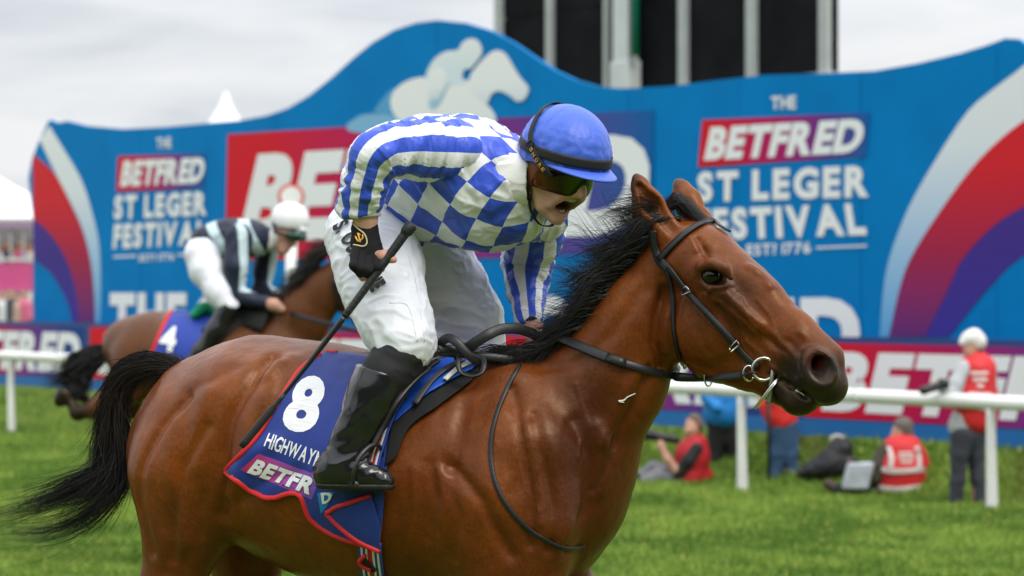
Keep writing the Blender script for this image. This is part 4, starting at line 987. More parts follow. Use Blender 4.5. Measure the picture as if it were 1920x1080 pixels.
sww(f, [(862, 296, 7.66, 36), (735, 284, 7.50, 27), (704, 293, 7.47, 25), (686, 350, 7.50, 20), (685, 408, 7.52, 20), (687, 440, 7.525, 18)], k=.03)
sww(f, [(960, 372, 7.80, 40), (1005, 400, 7.88, 33), (990, 490, 8.01, 26), (994, 600, 7.87, 18), (1004, 632, 7.84, 17)], k=.03)
sww(f, shrink([(700, 445, 7.90, 82), (710, 500, 7.74, 82), (742, 600, 7.62, 68), (760, 645, 7.57, 50), (700, 745, 7.545, 42), (650, 860, 7.54, 30), (700, 893, 7.52, 18)], 12), k=.03)
sww(f, shrink([(730, 445, 7.95, 80), (815, 500, 8.03, 72), (880, 600, 8.06, 60), (893, 645, 8.06, 50), (830, 745, 8.12, 42), (775, 860, 8.17, 30)], 12), k=.03)
# neck and head
f.sweep([W(955, 352, 7.70), HD(-.035, 0, -.055)], [.062, .056], k=.03)
f.ell(HD(.0, 0, .035), (.098, .078, .098), HA, k=.03)
f.ell(HD(.045, 0, -.025), (.062, .060, .075), HA, k=.03)
f.sweep([HD(.075, 0, .035), HD(.088, 0, -.005)], [.030, .020], k=.02)            # brow
for sg in (-1, 1):
    f.ell(HD(.062, sg * .040, -.024), (.028, .022, .020), HA, k=.02)               # cheek bone
    f.sweep([HD(-.008, sg * .058, -.045), HD(.024, sg * .040, -.092), HD(.046, sg * .016, -.112)], [.018, .014, .012], k=.028)   # jaw line
    f.ell(HD(-.012, sg * .078, -.005), (.016, .008, .028), HA, k=.008)             # ear
    f.sweep([HD(.092, sg * .022, -.028), HD(.078, sg * .040, -.048), HD(.056, sg * .043, -.078)], [.008, .0075, .007], k=.014)     # cheek fold
f.sweep([HD(.036, 0, -.112), HD(.054, 0, -.116)], [.019, .0165], k=.022)             # chin, dropped in a shout
f.sweep([HD(.098, 0, .012), HD(.111, 0, -.012), HD(.1185, 0, -.024)], [.009, .0115, .0130], k=.012)  # nose
for sg in (-1, 1):
    f.ell(HD(.105, sg * .014, -.0285), (.012, .0085, .0085), HA, k=.005); f.ell(HD(.104, sg * .0075, -.0365), (.005, .0035, .004), HA, k=.003, op='cut')
f.sweep([HD(.072, -.034, -.050), HD(.089, -.018, -.0430), HD(.096, 0, -.0415), HD(.089, .018, -.0430), HD(.072, .034, -.050)], .0056, k=.010)       # upper lip
f.ell(HD(.080, 0, -.0685), (.047, .0365, .0310), HA, k=.006, op='cut')                # open mouth
f.sweep([HD(.048, -.033, -.080), HD(.058, -.018, -.098), HD(.063, 0, -.103), HD(.058, .018, -.098), HD(.048, .033, -.080)], .0062, k=.007)      # lower lip
V, Q, N = f.nets(2)
skin = A(.66, .37, .28); cs = np.tile(skin, (len(V), 1))
def mixs(w, c):
    global cs
    w = np.clip(w, 0, 1)[:, None]; cs = cs * (1 - w) + c * w
mixs(.5 * gz(V, HD(.075, .045, -.04), (.03, .03, .025), HA) + .4 * gz(V, HD(.115, 0, -.03), (.015, .02, .012), HA), A(.56, .22, .17))
mixs(.9 * np.maximum(groove(V, [HD(.084, -.024, -.048), HD(.101, 0, -.044), HD(.084, .024, -.048)], .0055), groove(V, [HD(.056, -.025, -.084), HD(.071, 0, -.098), HD(.056, .025, -.084)], .0065)), A(.45, .14, .12))
mixs(1.8 * gz(V, HD(.048, 0, -.070), (.030, .030, .024), HA), A(.05, .007, .007))
mixs(.25 * fnoise(V * 30, 77), A(.50, .24, .18))
m_skin = mat('skin', tuple(skin), rough=.5, spec=.4, attr_col='tone', bump=.06, bscale=500); m_skin.node_tree.nodes['Principled BSDF'].inputs['Subsurface Weight'].default_value = .2
m_skin.node_tree.nodes['Principled BSDF'].inputs['Subsurface Radius'].default_value = (.01, .004, .002)
jbody = mesh('body', V, Q, m_skin, JK); attr(jbody, 'tone', cs, 'COL')
# teeth and tongue
m_tooth = mat('teeth', (.72, .66, .54), rough=.3, spec=.5)
for k in range(-4, 5):
    a = k * .30; c = HD(.056 + .033 * math.cos(a), .0255 * math.sin(a), -.0500); v, q = uvball(c, (.0046, .0040, .0068), 8, 6, HA); mesh('tooth', v, q, m_tooth, JK)
for k in range(-3, 4):
    a = k * .33; c = HD(.036 + .026 * math.cos(a), .0195 * math.sin(a), -.0935); v, q = uvball(c, (.0036, .0032, .0052), 8, 6, HA); mesh('tooth', v, q, m_tooth, JK)
v, q = uvball(HD(.036, 0, -.091), (.020, .014, .006), 14, 8, HA); mesh('tongue', v, q, mat('tongue', (.36, .09, .08), rough=.35), JK)

# --- helmet with silk cover
HCn = HD(.016, 0, .060); HR = A(.128, .108, .122)
def shell(fn, na, nb, closed=True):
    V = np.array([[fn(i / (na - 1), j / (nb - (0 if closed else 1))) for j in range(nb)] for i in range(na)]).reshape(-1, 3)
    Fc = [(i * nb + j, i * nb + (j + 1) % nb, (i + 1) * nb + (j + 1) % nb, (i + 1) * nb + j) for i in range(na - 1) for j in range(nb if closed else nb - 1)]; return V, np.array(Fc)
def hp_(t, a, r=1.0):
    """point on the helmet: t polar angle from the crown, a azimuth from the front"""
    return HCn + (A(math.sin(t) * math.cos(a), math.sin(t) * math.sin(a), math.cos(t)) * HR * r) @ np.array(HA)
V, Q = shell(lambda i, j: hp_(RAD(1) + i * RAD(93 + 22 * (1 - math.cos(j * 2 * math.pi)) / 2), j * 2 * math.pi), 60, 120)
rel = (V - HCn); al_ = np.arctan2(rel @ hs_, rel @ hf_); po = np.arccos(np.clip(unit(rel.T).T @ hu_ if False else (rel @ hu_) / np.linalg.norm(rel, axis=1), -1, 1))
Nn = rel / np.linalg.norm(rel, axis=1)[:, None]
V = V + Nn * ((np.abs(np.cos(al_ * 3)) ** .5 - .8) * .0035 * np.sin(po) + (vnoise(np.stack([al_ * 9, po * 3.0, po * 0], 1), 91) * .0030 + (1 - 2 * np.abs(vnoise(np.stack([al_ * 16 + po * 3, po * 5, po * 0], 1), 92))) * .0022) * np.clip((po - .5) / .9, 0, 1))[:, None]
m_cap = mat('cap_silk', (.055, .13, .62), rough=.42, spec=.4, sheen=.1); fine_cloth(m_cap, .16, 45)
HELM = mesh('helmet', V, Q[:, ::-1], m_cap, JK); md = HELM.modifiers.new('solid', 'SOLIDIFY'); md.thickness = .006; md.offset = -1
v, q = uvball(hp_(0.02, 0, 1.01), (.013, .013, .005), 16, 8, HA); mesh('button', v, q, m_cap, HELM)
# black band round the cap
def hband(t0, t1, r, a0=0, a1=2 * math.pi, n=90, tilt=0.):
    V, Q = shell(lambda i, j: hp_(t0 + (t1 - t0) * i + tilt * math.cos(a0 + (a1 - a0) * j), a0 + (a1 - a0) * j, r), 5, n, abs(a1 - a0) > 6.28); return V, Q
V, Q = hband(RAD(83), RAD(95), 1.066, tilt=RAD(-4)); o = mesh('band', V, Q[:, ::-1], mat('band_black', (.014, .014, .016), rough=.6), HELM); md = o.modifiers.new('s', 'SOLIDIFY'); md.thickness = .003
# peak
def peak(i, j):
    a = RAD(-72) + RAD(144) * j; base = hp_(RAD(92 + 4 * (1 - math.cos(a))), a, 1.0); out = (hf_ * math.cos(a) * 1.0 + hs_ * math.sin(a)); ext = .052 * max(math.cos(a * 1.22), 0) ** .7
    return base + hf_ * ext * i + hs_ * math.sin(a) * .012 * i * max(math.cos(a), 0) - hu_ * (.004 + .010 * i * i)
V, Q = shell(peak, 9, 60, False); o = mesh('peak', V, Q, m_cap, HELM); md = o.modifiers.new('s', 'SOLIDIFY'); md.thickness = .004
# goggles: amber lens on the face with a green grass reflection painted in, black spare pair tucked under the peak, strap
def lens(u0, u1, rf, rs, a0, nose=0.):
    def fn(i, j):
        a = -a0 + 2 * a0 * j; u = u0 + (u1 - u0) * i; b_ = math.sin(math.pi * i) * .006; notch = nose * math.exp(-(a / .22) ** 2) * (1 - i) ; u2 = u + notch - (0.010 * (abs(a) / a0) ** 3) * (i - .5) * -1
        return hc_ + hf_ * ((rf + b_) * math.cos(a) - .002) + hs_ * ((rs + b_) * math.sin(a)) + hu_ * u2
    return shell(fn, 12, 60, False)
V, Q = lens(-.034, .034, .113, .084, RAD(82), .026)
mg = mat('goggle_lens', (.035, .022, .008), rough=.10, spec=.5)
nt = mg.node_tree; lw_ = nt.nodes.new('ShaderNodeLayerWeight'); lw_.inputs[0].default_value = .45; cr = nt.nodes.new('ShaderNodeValToRGB'); cr.color_ramp.elements[0].color = (.07, .15, .006, 1); cr.color_ramp.elements[1].color = (.14, .035, .006, 1)
tcx = nt.nodes.new('ShaderNodeTexCoord'); sxx = nt.nodes.new('ShaderNodeSeparateXYZ'); nt.links.new(tcx.outputs['Generated'], sxx.inputs[0])
cr.color_ramp.elements[0].position = 1.0; cr.color_ramp.elements[1].position = 0.; e_ = cr.color_ramp.elements.new(.45); e_.color = (.018, .008, .003, 1)  # green end is the grass reflection put into the lens colour
nt.links.new(sxx.outputs[0], cr.inputs['Fac']); nt.links.new(cr.outputs['Color'], mg.node_tree.nodes['Principled BSDF'].inputs['Base Color'])
mg.node_tree.nodes['Principled BSDF'].inputs['Metallic'].default_value = .35
GOG = mesh('goggles', V, Q, mg, JK); md = GOG.modifiers.new('s', 'SOLIDIFY'); md.thickness = .003
V, Q = lens(.030, .052, .121, .090, RAD(76)); o = mesh('frame', V, Q, mat('goggle_black', (.012, .012, .013), rough=.3), GOG); md = o.modifiers.new('s', 'SOLIDIFY'); md.thickness = .010
# strap running from the goggles up and over the helmet
sp_pts = []
for t, a in ((RAD(112), RAD(58)), (RAD(103), RAD(72)), (RAD(90), RAD(90)), (RAD(75), RAD(104)), (RAD(55), RAD(118)), (RAD(40), RAD(140)), (RAD(36), RAD(175)), (RAD(42), RAD(215)), (RAD(62), RAD(245)), (RAD(92), RAD(268)), (RAD(112), RAD(292))): sp_pts.append(hp_(t, a, 1.092))
P = spline(sp_pts, 60); Nn = P - HCn; v, f_ = strap(P, Nn, .019, .003); mesh('strap', v, f_, mat('strap_black', (.013, .013, .014), rough=.7), GOG)
PB = P
m_gold = mat('gold_print', (.75, .42, .06), rough=.35, metal=.3)
# lettering on the strap
ii = [5, 7, 9, 11, 13]
Tg = np.gradient(P, axis=0)
for (Vg, Fg), kk in zip([text2d(c, .03)[0] for c in 'SHORE'], (12.2, 10.4, 8.6, 6.8, 5.0)):
    i0 = int(kk); c = P[i0] + (P[i0 + 1] - P[i0]) * (kk - i0); t_ = unit(Tg[i0]); n_ = unit(c - HCn); w_ = np.cross(n_, t_)
    if w_ @ hf_ < 0: w_ = -w_
    vv = c + n_ * .0055 + (Vg[:, :1] - .5) * .0105 * -t_ + (Vg[:, 1:] - .5) * .012 * w_; mesh('letter', vv, Fg, m_gold, GOG, smooth=False)
c = P[14]; t_ = unit(Tg[14]); n_ = unit(c - HCn); w_ = np.cross(n_, t_)
loop = [c + n_ * .004 + w_ * a + t_ * b_ for a, b_ in ((-.013, -.009), (.013, -.009), (.013, .009), (-.013, .009), (-.013, -.009))]; v, f_ = tube(loop, .0022, 6); mesh('buckle', v, f_, MATS['goggle_black'], GOG)
# harness: brown leather ear piece and black chin strap
m_brn = mat('harness_leather', (.20, .065, .022), rough=.5, bump=.2, bscale=150)
P = spline([HD(.012, .084, .045), HD(.004, .088, .010), HD(-.006, .084, -.030), HD(.004, .072, -.062)], 18); v, f_ = strap(P, np.tile(hs_, (18, 1)), np.r_[np.linspace(.050, .040, 9), np.linspace(.040, .012, 9)], .006); bevel(mesh('ear_guard', v, f_, m_brn, HELM), .002)
P = spline([HD(-.050, .070, .030), HD(-.052, .074, -.005), HD(-.030, .078, -.045), HD(.004, .074, -.066)], 18); v, f_ = strap(P, np.tile(hs_, (18, 1)), .018, .004); mesh('nape_strap', v, f_, m_brn, HELM)
P = spline([HD(.002, .086, .0), HD(.002, .082, -.045), HD(.004, .074, -.070), HD(.008, .060, -.110), HD(.016, .030, -.142), HD(.018, 0, -.150), HD(.016, -.03, -.142), HD(.006, -.070, -.080), HD(0, -.084, 0)], 50); v, f_ = strap(P, P - HD(.0, 0, -.04), .011, .003); mesh('chin_strap', v, f_, MATS['strap_black'], HELM)
v, q = uvball(HD(.004, .080, -.066), (.012, .006, .011), 12, 8, HA); mesh('chin_clip', v, q, MATS['goggle_black'], HELM)
# white collar and black neck of the vest
f = field_px(915, 1040, 255, 425, 7.48, 7.92, .0036)
cn = unit(HD(-.035, 0, -.055) - W(948, 345, 7.71)); cb = W(968, 338, 7.665)
f.sweep([cb - cn * .03, cb + cn * .035], [.092, .076], k=.01); f.sweep([cb - cn * .08, cb + cn * .10], [.080, .066], k=.004, op='cut'); f.half(cb + cn * .042, cn); f.half(cb - cn * .045, -cn)
V, Q, N = f.nets(2); V = V + crinkle(V, N, cn, 40, .0022, 121); mesh('collar', V, Q, mat('collar_white', (.72, .71, .68), rough=.6), JK)
f = field_px(915, 1040, 255, 425, 7.48, 7.92, .0036); f.sweep([cb - cn * .02, cb + cn * .045], [.071, .060], k=.01); f.half(cb + cn * .05, cn); V, Q, N = f.nets(2); mesh('vest_neck', V, Q, mat('vest_black', (.012, .012, .013), rough=.7), JK)

# --- near hand in a black glove closed on the whip
wA, wB = W(767, 428, 7.47), W(452, 838, 7.44)
wd = unit(wB - wA); whip_at = lambda px: wA + (wB - wA) * ((767 - px) / 315.)
gp = lambda px, py, Y: W(px, py, Y)
f = field_px(640, 765, 395, 545, 7.40, 7.62, .0023)
hand_rows = [(685, 408, 7.525, 20, .026), (684, 428, 7.522, 24, .024), (686, 455, 7.515, 27, .022), (692, 478, 7.510, 27, .022), (696, 494, 7.505, 22, .020)]
sww(f, hand_rows, k=.008, seg_k=.01)
for kx, (x0, y0, x1, y1, x2, y2) in enumerate(((668, 470, 664, 498, 676, 512), (679, 478, 677, 504, 690, 514), (692, 484, 692, 506, 702, 510), (705, 482, 708, 500, 714, 503))):
    sww(f, [(x0, y0, 7.498, 9.5), (x1, y1, 7.462, 9.0), (x2, y2, 7.482, 8.2)], k=.004, seg_k=.006)
GV, GQ, GN = f.nets(2); m_glove = mat('glove_black', (.009, .009, .010), rough=.8, spec=.25, bump=.25, bscale=350)
GV = GV + crinkle(GV, GN, unit(A(1, 0, .3)), 55, .0012, 131)
GLOVE = mesh('glove', GV, GQ, m_glove, JK); GB = bvh(GV, GQ)
f = field_px(650, 765, 460, 560, 7.38, 7.62, .0022)
sww(f, [(706, 478, 7.500, 9), (722, 481, 7.478, 8.5), (738, 487, 7.468, 6.5)], k=.004)
for x0, y0, x1, y1 in ((671, 508, 680, 521), (684, 512, 692, 524), (697, 510, 703, 516)): sww(f, [(x0, y0, 7.480, 7.5), (x1, y1, 7.500, 7)], k=.003)
V, Q, N = f.nets(2); o = mesh('fingertips', V, Q, m_skin, JK); attr(o, 'tone', np.tile(A(.56, .29, .21), (len(V), 1)), 'COL')
def on_glove(pts, n): return surf_line(GB, pts, n, .0015)
P = on_glove([(661, 418), (672, 429), (684, 440), (688, 455), (681, 462), (663, 459)], 30)
if len(P) > 4: v, f_ = tube(P, .0022, 6); mesh('piping', v, f_, mat('piping_cream', (.60, .50, .33), rough=.5), GLOVE)
for pts in ([(671, 437), (674, 447), (675, 452)], [(667, 443), (670, 450), (675, 451), (680, 447), (680, 440)], [(672, 438), (676, 441)], [(670, 452), (677, 453)]):
    P = on_glove(pts, 10)
    if len(P) > 3: v, f_ = tube(P, .0024, 6); mesh('emblem', v, f_, m_gold, GLOVE)
# far hand on the reins
f = field_px(955, 1050, 590, 665, 7.66, 7.98, .003)
sww(f, [(994, 602, 7.87, 17), (1002, 622, 7.845, 17), (1008, 640, 7.82, 18)], k=.006)
for k in range(4): sww(f, [(1000 + k * 6, 632 + k * 3, 7.82 - .012 * k, 7), (1014 + k * 4, 640 + k * 2, 7.79 - .012 * k, 6.5), (1008 + k * 2, 652, 7.79 - .012 * k, 6)], k=.004)
V, Q, N = f.nets(2); o = mesh('hand', V, Q, m_skin, JK); attr(o, 'tone', np.tile(A(.56, .29, .21), (len(V), 1)), 'COL')
c = W(995, 602, 7.86); d_ = unit(W(1003, 625, 7.845) - W(993, 585, 7.88)); v, f_ = tube([c - d_ * .012, c + d_ * .012], .030, 18, caps=False); o = mesh('wrist_strap', v, f_, MATS['strap_black'], JK); md = o.modifiers.new('s', 'SOLIDIFY'); md.thickness = .004

# ------------------------------------------------------------------ whip
WHIP = empty('whip', wA, 'black riding whip held in the gloved hand of the leading jockey', 'whip')
t = np.linspace(0, 1, 40); P = wA + (wB - wA) * t[:, None]; P[:, 2] += -.012 * np.sin(t * math.pi)
m_whip = mat('whip_black', (.016, .016, .017), rough=.5, bump=.3, bscale=250)
def seg_(a, b_): i = (t >= a - 1e-6) & (t <= b_ + 1e-6); return P[i]
q = seg_(0, .40); v, f_ = tube(q, np.linspace(.0125, .0095, len(q)), 12); mesh('grip', v, f_, m_whip, WHIP)
v, f_ = tube([P[0] - wd * .014, P[0] - wd * .008, P[0] + wd * .012, P[0] + wd * .022], [.013, .0175, .0165, .012], 14); mesh('pommel', v, f_, m_whip, WHIP)
for k in range(18):
    c = wA + (wB - wA) * (.04 + k * .021) + A(0, 0, -.012 * math.sin((.04 + k * .021) * math.pi)); tw_ = unit(wd + .5 * np.cross(wd, [0, 1, 0])); v, f_ = tube([c - wd * .0009, c + wd * .0009], .0128 - .00015 * k, 12); mesh('binding', v, f_, mat('binding_grey', (.045, .045, .048), rough=.5), WHIP)
q = seg_(.38, .78); v, f_ = tube(q, np.linspace(.0085, .0055, len(q)), 10); mesh('shaft', v, f_, mat('shaft_black', (.012, .012, .013), rough=.3), WHIP)
q = seg_(.74, 1.0); v, f_ = strap(q, np.tile(A(.15, -1, .1), (len(q), 1)), np.r_[np.full(3, .012), np.full(len(q) - 4, .021), .016], .009); mesh('flap', v, f_, m_whip, WHIP)
# ------------------------------------------------------------------ hair
def strands(curves, rad, name, m, parent, seg=3):
    """many tapered hairs (list of (n,3) arrays of equal length) in one mesh"""
    C = np.asarray(curves); n, k, _ = C.shape; T = np.gradient(C, axis=1); T /= np.linalg.norm(T, axis=2)[..., None] + 1e-12
    ref = np.where(np.abs(T[..., 1:2]) < .9, A(0, 1, 0), A(1, 0, 0)); U = np.cross(T, ref); U /= np.linalg.norm(U, axis=2)[..., None] + 1e-12; B = np.cross(T, U)
    tp = (1 - np.linspace(0, 1, k) ** 2.2 * .92) * np.asarray(rad).reshape(-1, 1) * np.ones((n, 1)); a = np.arange(seg) * 2 * math.pi / seg
    V = C[:, :, None, :] + tp[:, :, None, None] * (np.cos(a)[None, None, :, None] * U[:, :, None, :] + np.sin(a)[None, None, :, None] * B[:, :, None, :])
    base = (np.arange(n)[:, None, None] * k + np.arange(k - 1)[None, :, None]) * seg; j = np.arange(seg)[None, None, :]
    q = np.stack([base + j, base + (j + 1) % seg, base + seg + (j + 1) % seg, base + seg + j], -1).reshape(-1, 4)
    return mesh(name, V.reshape(-1, 3), q, m, parent)
m_hair = mat('horse_hair', (.0095, .0085, .0082), rough=.38, spec=.45)
rng = np.random.default_rng(8)
def tailhair(guide, width, n, k, name, m, parent, rad, t0=(0, .30), t1=(.72, 1.0), fray=.05, seed=1, flat=.7):
    r = np.random.default_rng(seed); G = spline(guide, 120); tt = np.linspace(0, 1, 120); T = np.gradient(G, axis=0); T /= np.linalg.norm(T, axis=1)[:, None]
    U = np.cross(T, A(0, 1, 0)); U /= np.linalg.norm(U, axis=1)[:, None]; B = np.cross(T, U); out = []; nl = max(8, n // 70)
    la, lrr, le, lw, lp_ = r.uniform(0, 6.283, nl), np.sqrt(r.random(nl)) * .95, r.uniform(*t1, nl), r.uniform(.004, .016, nl), r.uniform(5, 11, nl)
    for s in range(n):
        q_ = r.integers(0, nl); a, b_ = r.uniform(*t0), le[q_] * r.uniform(.86, 1.03); t = np.linspace(a, max(b_, a + .15), k); i = np.clip((t * 119), 0, 118.999); i0 = i.astype(int); fr = (i - i0)[:, None]
        g = G[i0] * (1 - fr) + G[i0 + 1] * fr; rr, an = math.sqrt(r.random()), r.uniform(0, 6.283); w = np.interp(t, np.linspace(0, 1, len(width)), width); s_ = (t - a) / (t[-1] - a)
        mixl = np.clip(t * 1.3, .25, 1); own = 1 - .68 * mixl
        x = mixl * lrr[q_] * np.cos(la[q_] + .6 * t) + own * rr * math.cos(an); y = mixl * lrr[q_] * np.sin(la[q_] + .6 * t) + own * rr * math.sin(an)
        p = g + U[i0] * (x * w)[:, None] + B[i0] * (y * w * flat)[:, None]
        p = p + (r.normal(0, fray, 3) * (s_ ** 2.5)[:, None]) * (1.0 if r.random() < .22 else .35)
        p = p + np.stack([np.sin(s_ * lp_[q_] + la[q_]), .5 * np.cos(s_ * lp_[q_]), np.sin(s_ * lp_[q_] * .8 + la[q_] * 2)], 1) * (lw[q_] * s_ ** 1.3)[:, None]
        out.append(p)
    return strands(out, rad * r.uniform(.7, 1.3, n), name, m, parent)
TY = 8.16
tg = [W(x, y, Y) for x, y, Y in ((356, 712, 8.10), (318, 690, 8.14), (268, 686, 8.17), (228, 712, 8.19), (212, 765, 8.20), (214, 830, 8.21), (205, 892, 8.22), (150, 938, 8.23), (80, 966, 8.24), (-12, 980, 8.25))]
tailhair(tg, [.026, .036, .042, .040, .036, .040, .058, .076, .072, .040], 2800, 20, 'tail', m_hair, HORSE, .0011, t0=(0, .42), t1=(.60, 1.04), fray=.05, seed=5)
v, f = tube(spline(tg[:7], 24), np.r_[np.linspace(.026, .030, 8), np.linspace(.028, .008, 16)], 10); mesh('dock', v, f, mat('dock_skin', (.012, .009, .008), rough=.8, spec=.1), HORSE)
tailhair([W(x, y, Y) for x, y, Y in ((226, 700, 8.19), (200, 780, 8.2), (186, 850, 8.2), (175, 900, 8.2))], [.035, .04, .03, .02], 130, 16, 'tail_wisp', m_hair, HORSE, .0009, t0=(0, .4), t1=(.5, 1), fray=.04, seed=15)
G_ = spline(tg[:6], 80); curves = []; r = np.random.default_rng(61)
for s in range(1100):
    i = int(r.random() ** 1.3 * 74); tdir = unit(G_[i + 4] - G_[i]); rad = unit(np.cross(tdir, r.normal(0, 1, 3))); p0 = G_[i] + rad * .028; q = np.linspace(0, 1, 9)[:, None]; ln = r.uniform(.05, .13)
    curves.append(p0 + (tdir * .8 + rad * r.uniform(.1, .5)) * ln * q + A(0, 0, -.03) * q ** 2 + r.normal(0, .004, 3) * q)
strands(curves, np.full(len(curves), .0009), 'tail_fuzz', mat('tail_brown_black', (.022, .014, .010), rough=.5, spec=.3), HORSE)
# mane: locks rooted along the crest
crest_px = [(1262, 398), (1238, 424), (1205, 462), (1170, 508), (1135, 556), (1100, 600), (1062, 634), (1020, 654), (975, 662)]
crest = []
for (x, y) in spline(crest_px, 60):
    q = None
    for dy in range(0, 60, 2):
        q, n_ = surf(x, y + dy)
        if q is not None and abs(q[0] - L(x, y)[0]) < .25: break
    p = L(x, y + 4); crest.append(q if q is not None else p)
crest = np.array(crest); crest[:, 1] = np.clip(crest[:, 1], -.035, .05)
curves, rads = [], []
r = np.random.default_rng(21)
for lock in range(230):
    t = r.random() ** .95; i = int(t * 59); top = max(0, 1 - t / .55); mid_ = math.exp(-((t - .45) / .25) ** 2)
    up = r.normal(.12 + .22 * top, .14); lat = r.normal(-.05, .38); ln = r.uniform(.09, .16) + .05 * top * r.random() + .05 * mid_ * r.random(); wild = r.random() < (.48 if t < .7 else .08)
    if wild: up += .30 * r.random(); ln *= 1.22
    if t > .74: up = r.normal(-.25, .1); lat = r.normal(-.45, .3); ln *= .75
    d = unit(A(-1.0, lat, up)); g = A(0, 0, -1) * r.uniform(.15, .70) * (.45 if wild else 1.); spread = r.uniform(.003, .008); ph = r.uniform(0, 6.28); fq = r.uniform(4, 8)
    c1 = unit(np.cross(d, r.normal(0, 1, 3))); c2 = np.cross(d, c1); am = r.uniform(.06, .20)
    for s in range(20):
        rt = crest[min(max(i + int(r.normal(0, 1.3)), 0), 59)] + A(r.normal(0, .005), r.normal(0, .009), -.006); q = np.linspace(0, 1, 15)[:, None]; L_ = ln * r.uniform(.62, 1.10); p1 = ph + r.normal(0, .25)
        p = rt + d * L_ * q + g * L_ * q ** 2 + (c1 * np.sin(q * fq + p1) + c2 * np.cos(q * fq + p1)) * L_ * am * q + r.normal(0, spread, 3) * q * 1.3
        curves.append(HF.world(p)); rads.append(r.uniform(.0006, .0011))
strands(curves, np.array(rads), 'mane', m_hair, HORSE)
# short dense hair hugging the crest, hiding the skin
curves = []
for s in range(3600):
    t = r.random(); i = int(t * 59); rt = crest[i] + A(r.normal(0, .008), r.normal(0, .012), -.008); sd = -1 if r.random() < .72 else 1
    q = np.linspace(0, 1, 8)[:, None]; d = unit(A(-.75, sd * r.uniform(.1, .55), r.uniform(-.10, .35))); p = rt + d * r.uniform(.06, .13) * q + A(0, 0, -.05) * q ** 2 + A(0, sd * .012, 0) * np.sin(q * 3)
    curves.append(HF.world(p))
strands(curves, np.full(len(curves), .0011), 'mane_roots', m_hair, HORSE)
# hair over the withers
curves = []
for s in range(900):
    x, y = 925 + 110 * r.random(), 0; y = 664 - (x - 940) * .12 + r.normal(0, 8); p0 = L(x, y, r.normal(-.02, .035)); q = np.linspace(0, 1, 9)[:, None]
    d = unit(A(-.8, r.normal(-.25, .2), r.uniform(-.2, .3))); p = p0 + d * r.uniform(.05, .11) * q + A(0, 0, -.05) * q ** 2; curves.append(HF.world(p))
strands(curves, np.full(len(curves), .0010), 'withers_hair', m_hair, HORSE)
# forelock laid forward between the ears
curves = []
for s in range(300):
    yl = r.normal(.005, .018); p0 = LH(1246 + r.normal(0, 8), 396 + r.normal(0, 6), yl); p1 = LH(1268 + r.normal(0, 5), 376 + r.normal(0, 7), yl + .006); p15 = LH(1292 + r.normal(0, 4), 388 + r.normal(0, 7), yl + .01); p2 = LH(1322 + r.normal(0, 9), 414 + r.normal(0, 6), yl + r.normal(.012, .012))
    curves.append(HF.world(spline([p0, p1, p15, p2], 12)))
strands(curves, np.full(len(curves), .0007), 'forelock', m_hair, HORSE)
for pts in ([(1160, 752), (1170, 750), (1176, 744), (1190, 737)], [(1162, 753), (1170, 754)], [(1494, 730), (1501, 735), (1508, 742)]):
    P = np.array([HF.world(surf(*p)[0] + surf(*p)[1] * .003) for p in spline(pts, 9)]); v, f = tube(P, np.linspace(.0028, .0012, 9), 6); mesh('foam_fleck', v, f, mat('foam', (.75, .73, .66), rough=.5), HORSE)

# ------------------------------------------------------------------ draping helpers
def drape(px, py, off, tries=40):
    """world point on the horse under a photo pixel, lifted by off; searches downwards past a grazing edge"""
    for k in range(tries):
        q, n_ = surf(px, py + k * 1.5)
        if q is not None:
            return HF.world(q + n_ * off), HF.R.T @ n_
    return W(px, py, 7.8), A(0, -1, 0)
def drape_line(pts, n, off, smooth=0):
    R_ = [drape(x, y, off) for x, y in spline(pts, n)]; P = np.array([a for a, _ in R_]); N = np.array([b for _, b in R_])
    for k in range(smooth): P[1:-1] = .5 * P[1:-1] + .25 * (P[:-2] + P[2:]); N[1:-1] = .5 * N[1:-1] + .25 * (N[:-2] + N[2:])
    return P, N
def coons(top, right, bottom, left, n, m):
    T, Bm, Lf, Rt = spline(top, n), spline(bottom, n), spline(left, m), spline(right, m); u = np.linspace(0, 1, n)[None, :, None]; v = np.linspace(0, 1, m)[:, None, None]
    S = (1 - v) * T[None] + v * Bm[None] + (1 - u) * Lf[:, None] + u * Rt[:, None] - ((1 - u) * (1 - v) * T[0] + u * (1 - v) * T[-1] + (1 - u) * v * Bm[0] + u * v * Bm[-1]); return S
def patch(name, S, off, m, parent, wrinkle=0., seed=0, thick=.004, far=True):
    mm, n, _ = S.shape; P = np.zeros((mm, n, 3))
    for i in range(mm):
        for j in range(n): P[i, j] = drape(S[i, j, 0], S[i, j, 1], off)[0]
    if wrinkle:
        q = P.reshape(-1, 3); w_ = (vnoise(q * 9, seed) * .6 + vnoise(q * 22, seed + 1) * .3) * wrinkle; P = (q + np.outer(w_, A(.0, -1, .15))).reshape(P.shape)
    i = (np.arange(mm - 1)[:, None] * n + np.arange(n - 1)[None]).ravel(); Q = np.stack([i, i + n, i + n + 1, i + 1], 1); V = P.reshape(-1, 3); B = bvh(V, Q)
    if far:   # the same cloth hangs on the off side
        l_ = (V - HF.O) @ HF.R.T; l_[:, 1] *= -1; o2 = mesh(name, HF.world(l_), Q[:, ::-1], m, parent); md = o2.modifiers.new('solid', 'SOLIDIFY'); md.thickness = thick; md.offset = 1
    o = mesh(name, V, Q, m, parent); md = o.modifiers.new('solid', 'SOLIDIFY'); md.thickness = thick; md.offset = 1; return o, P, B

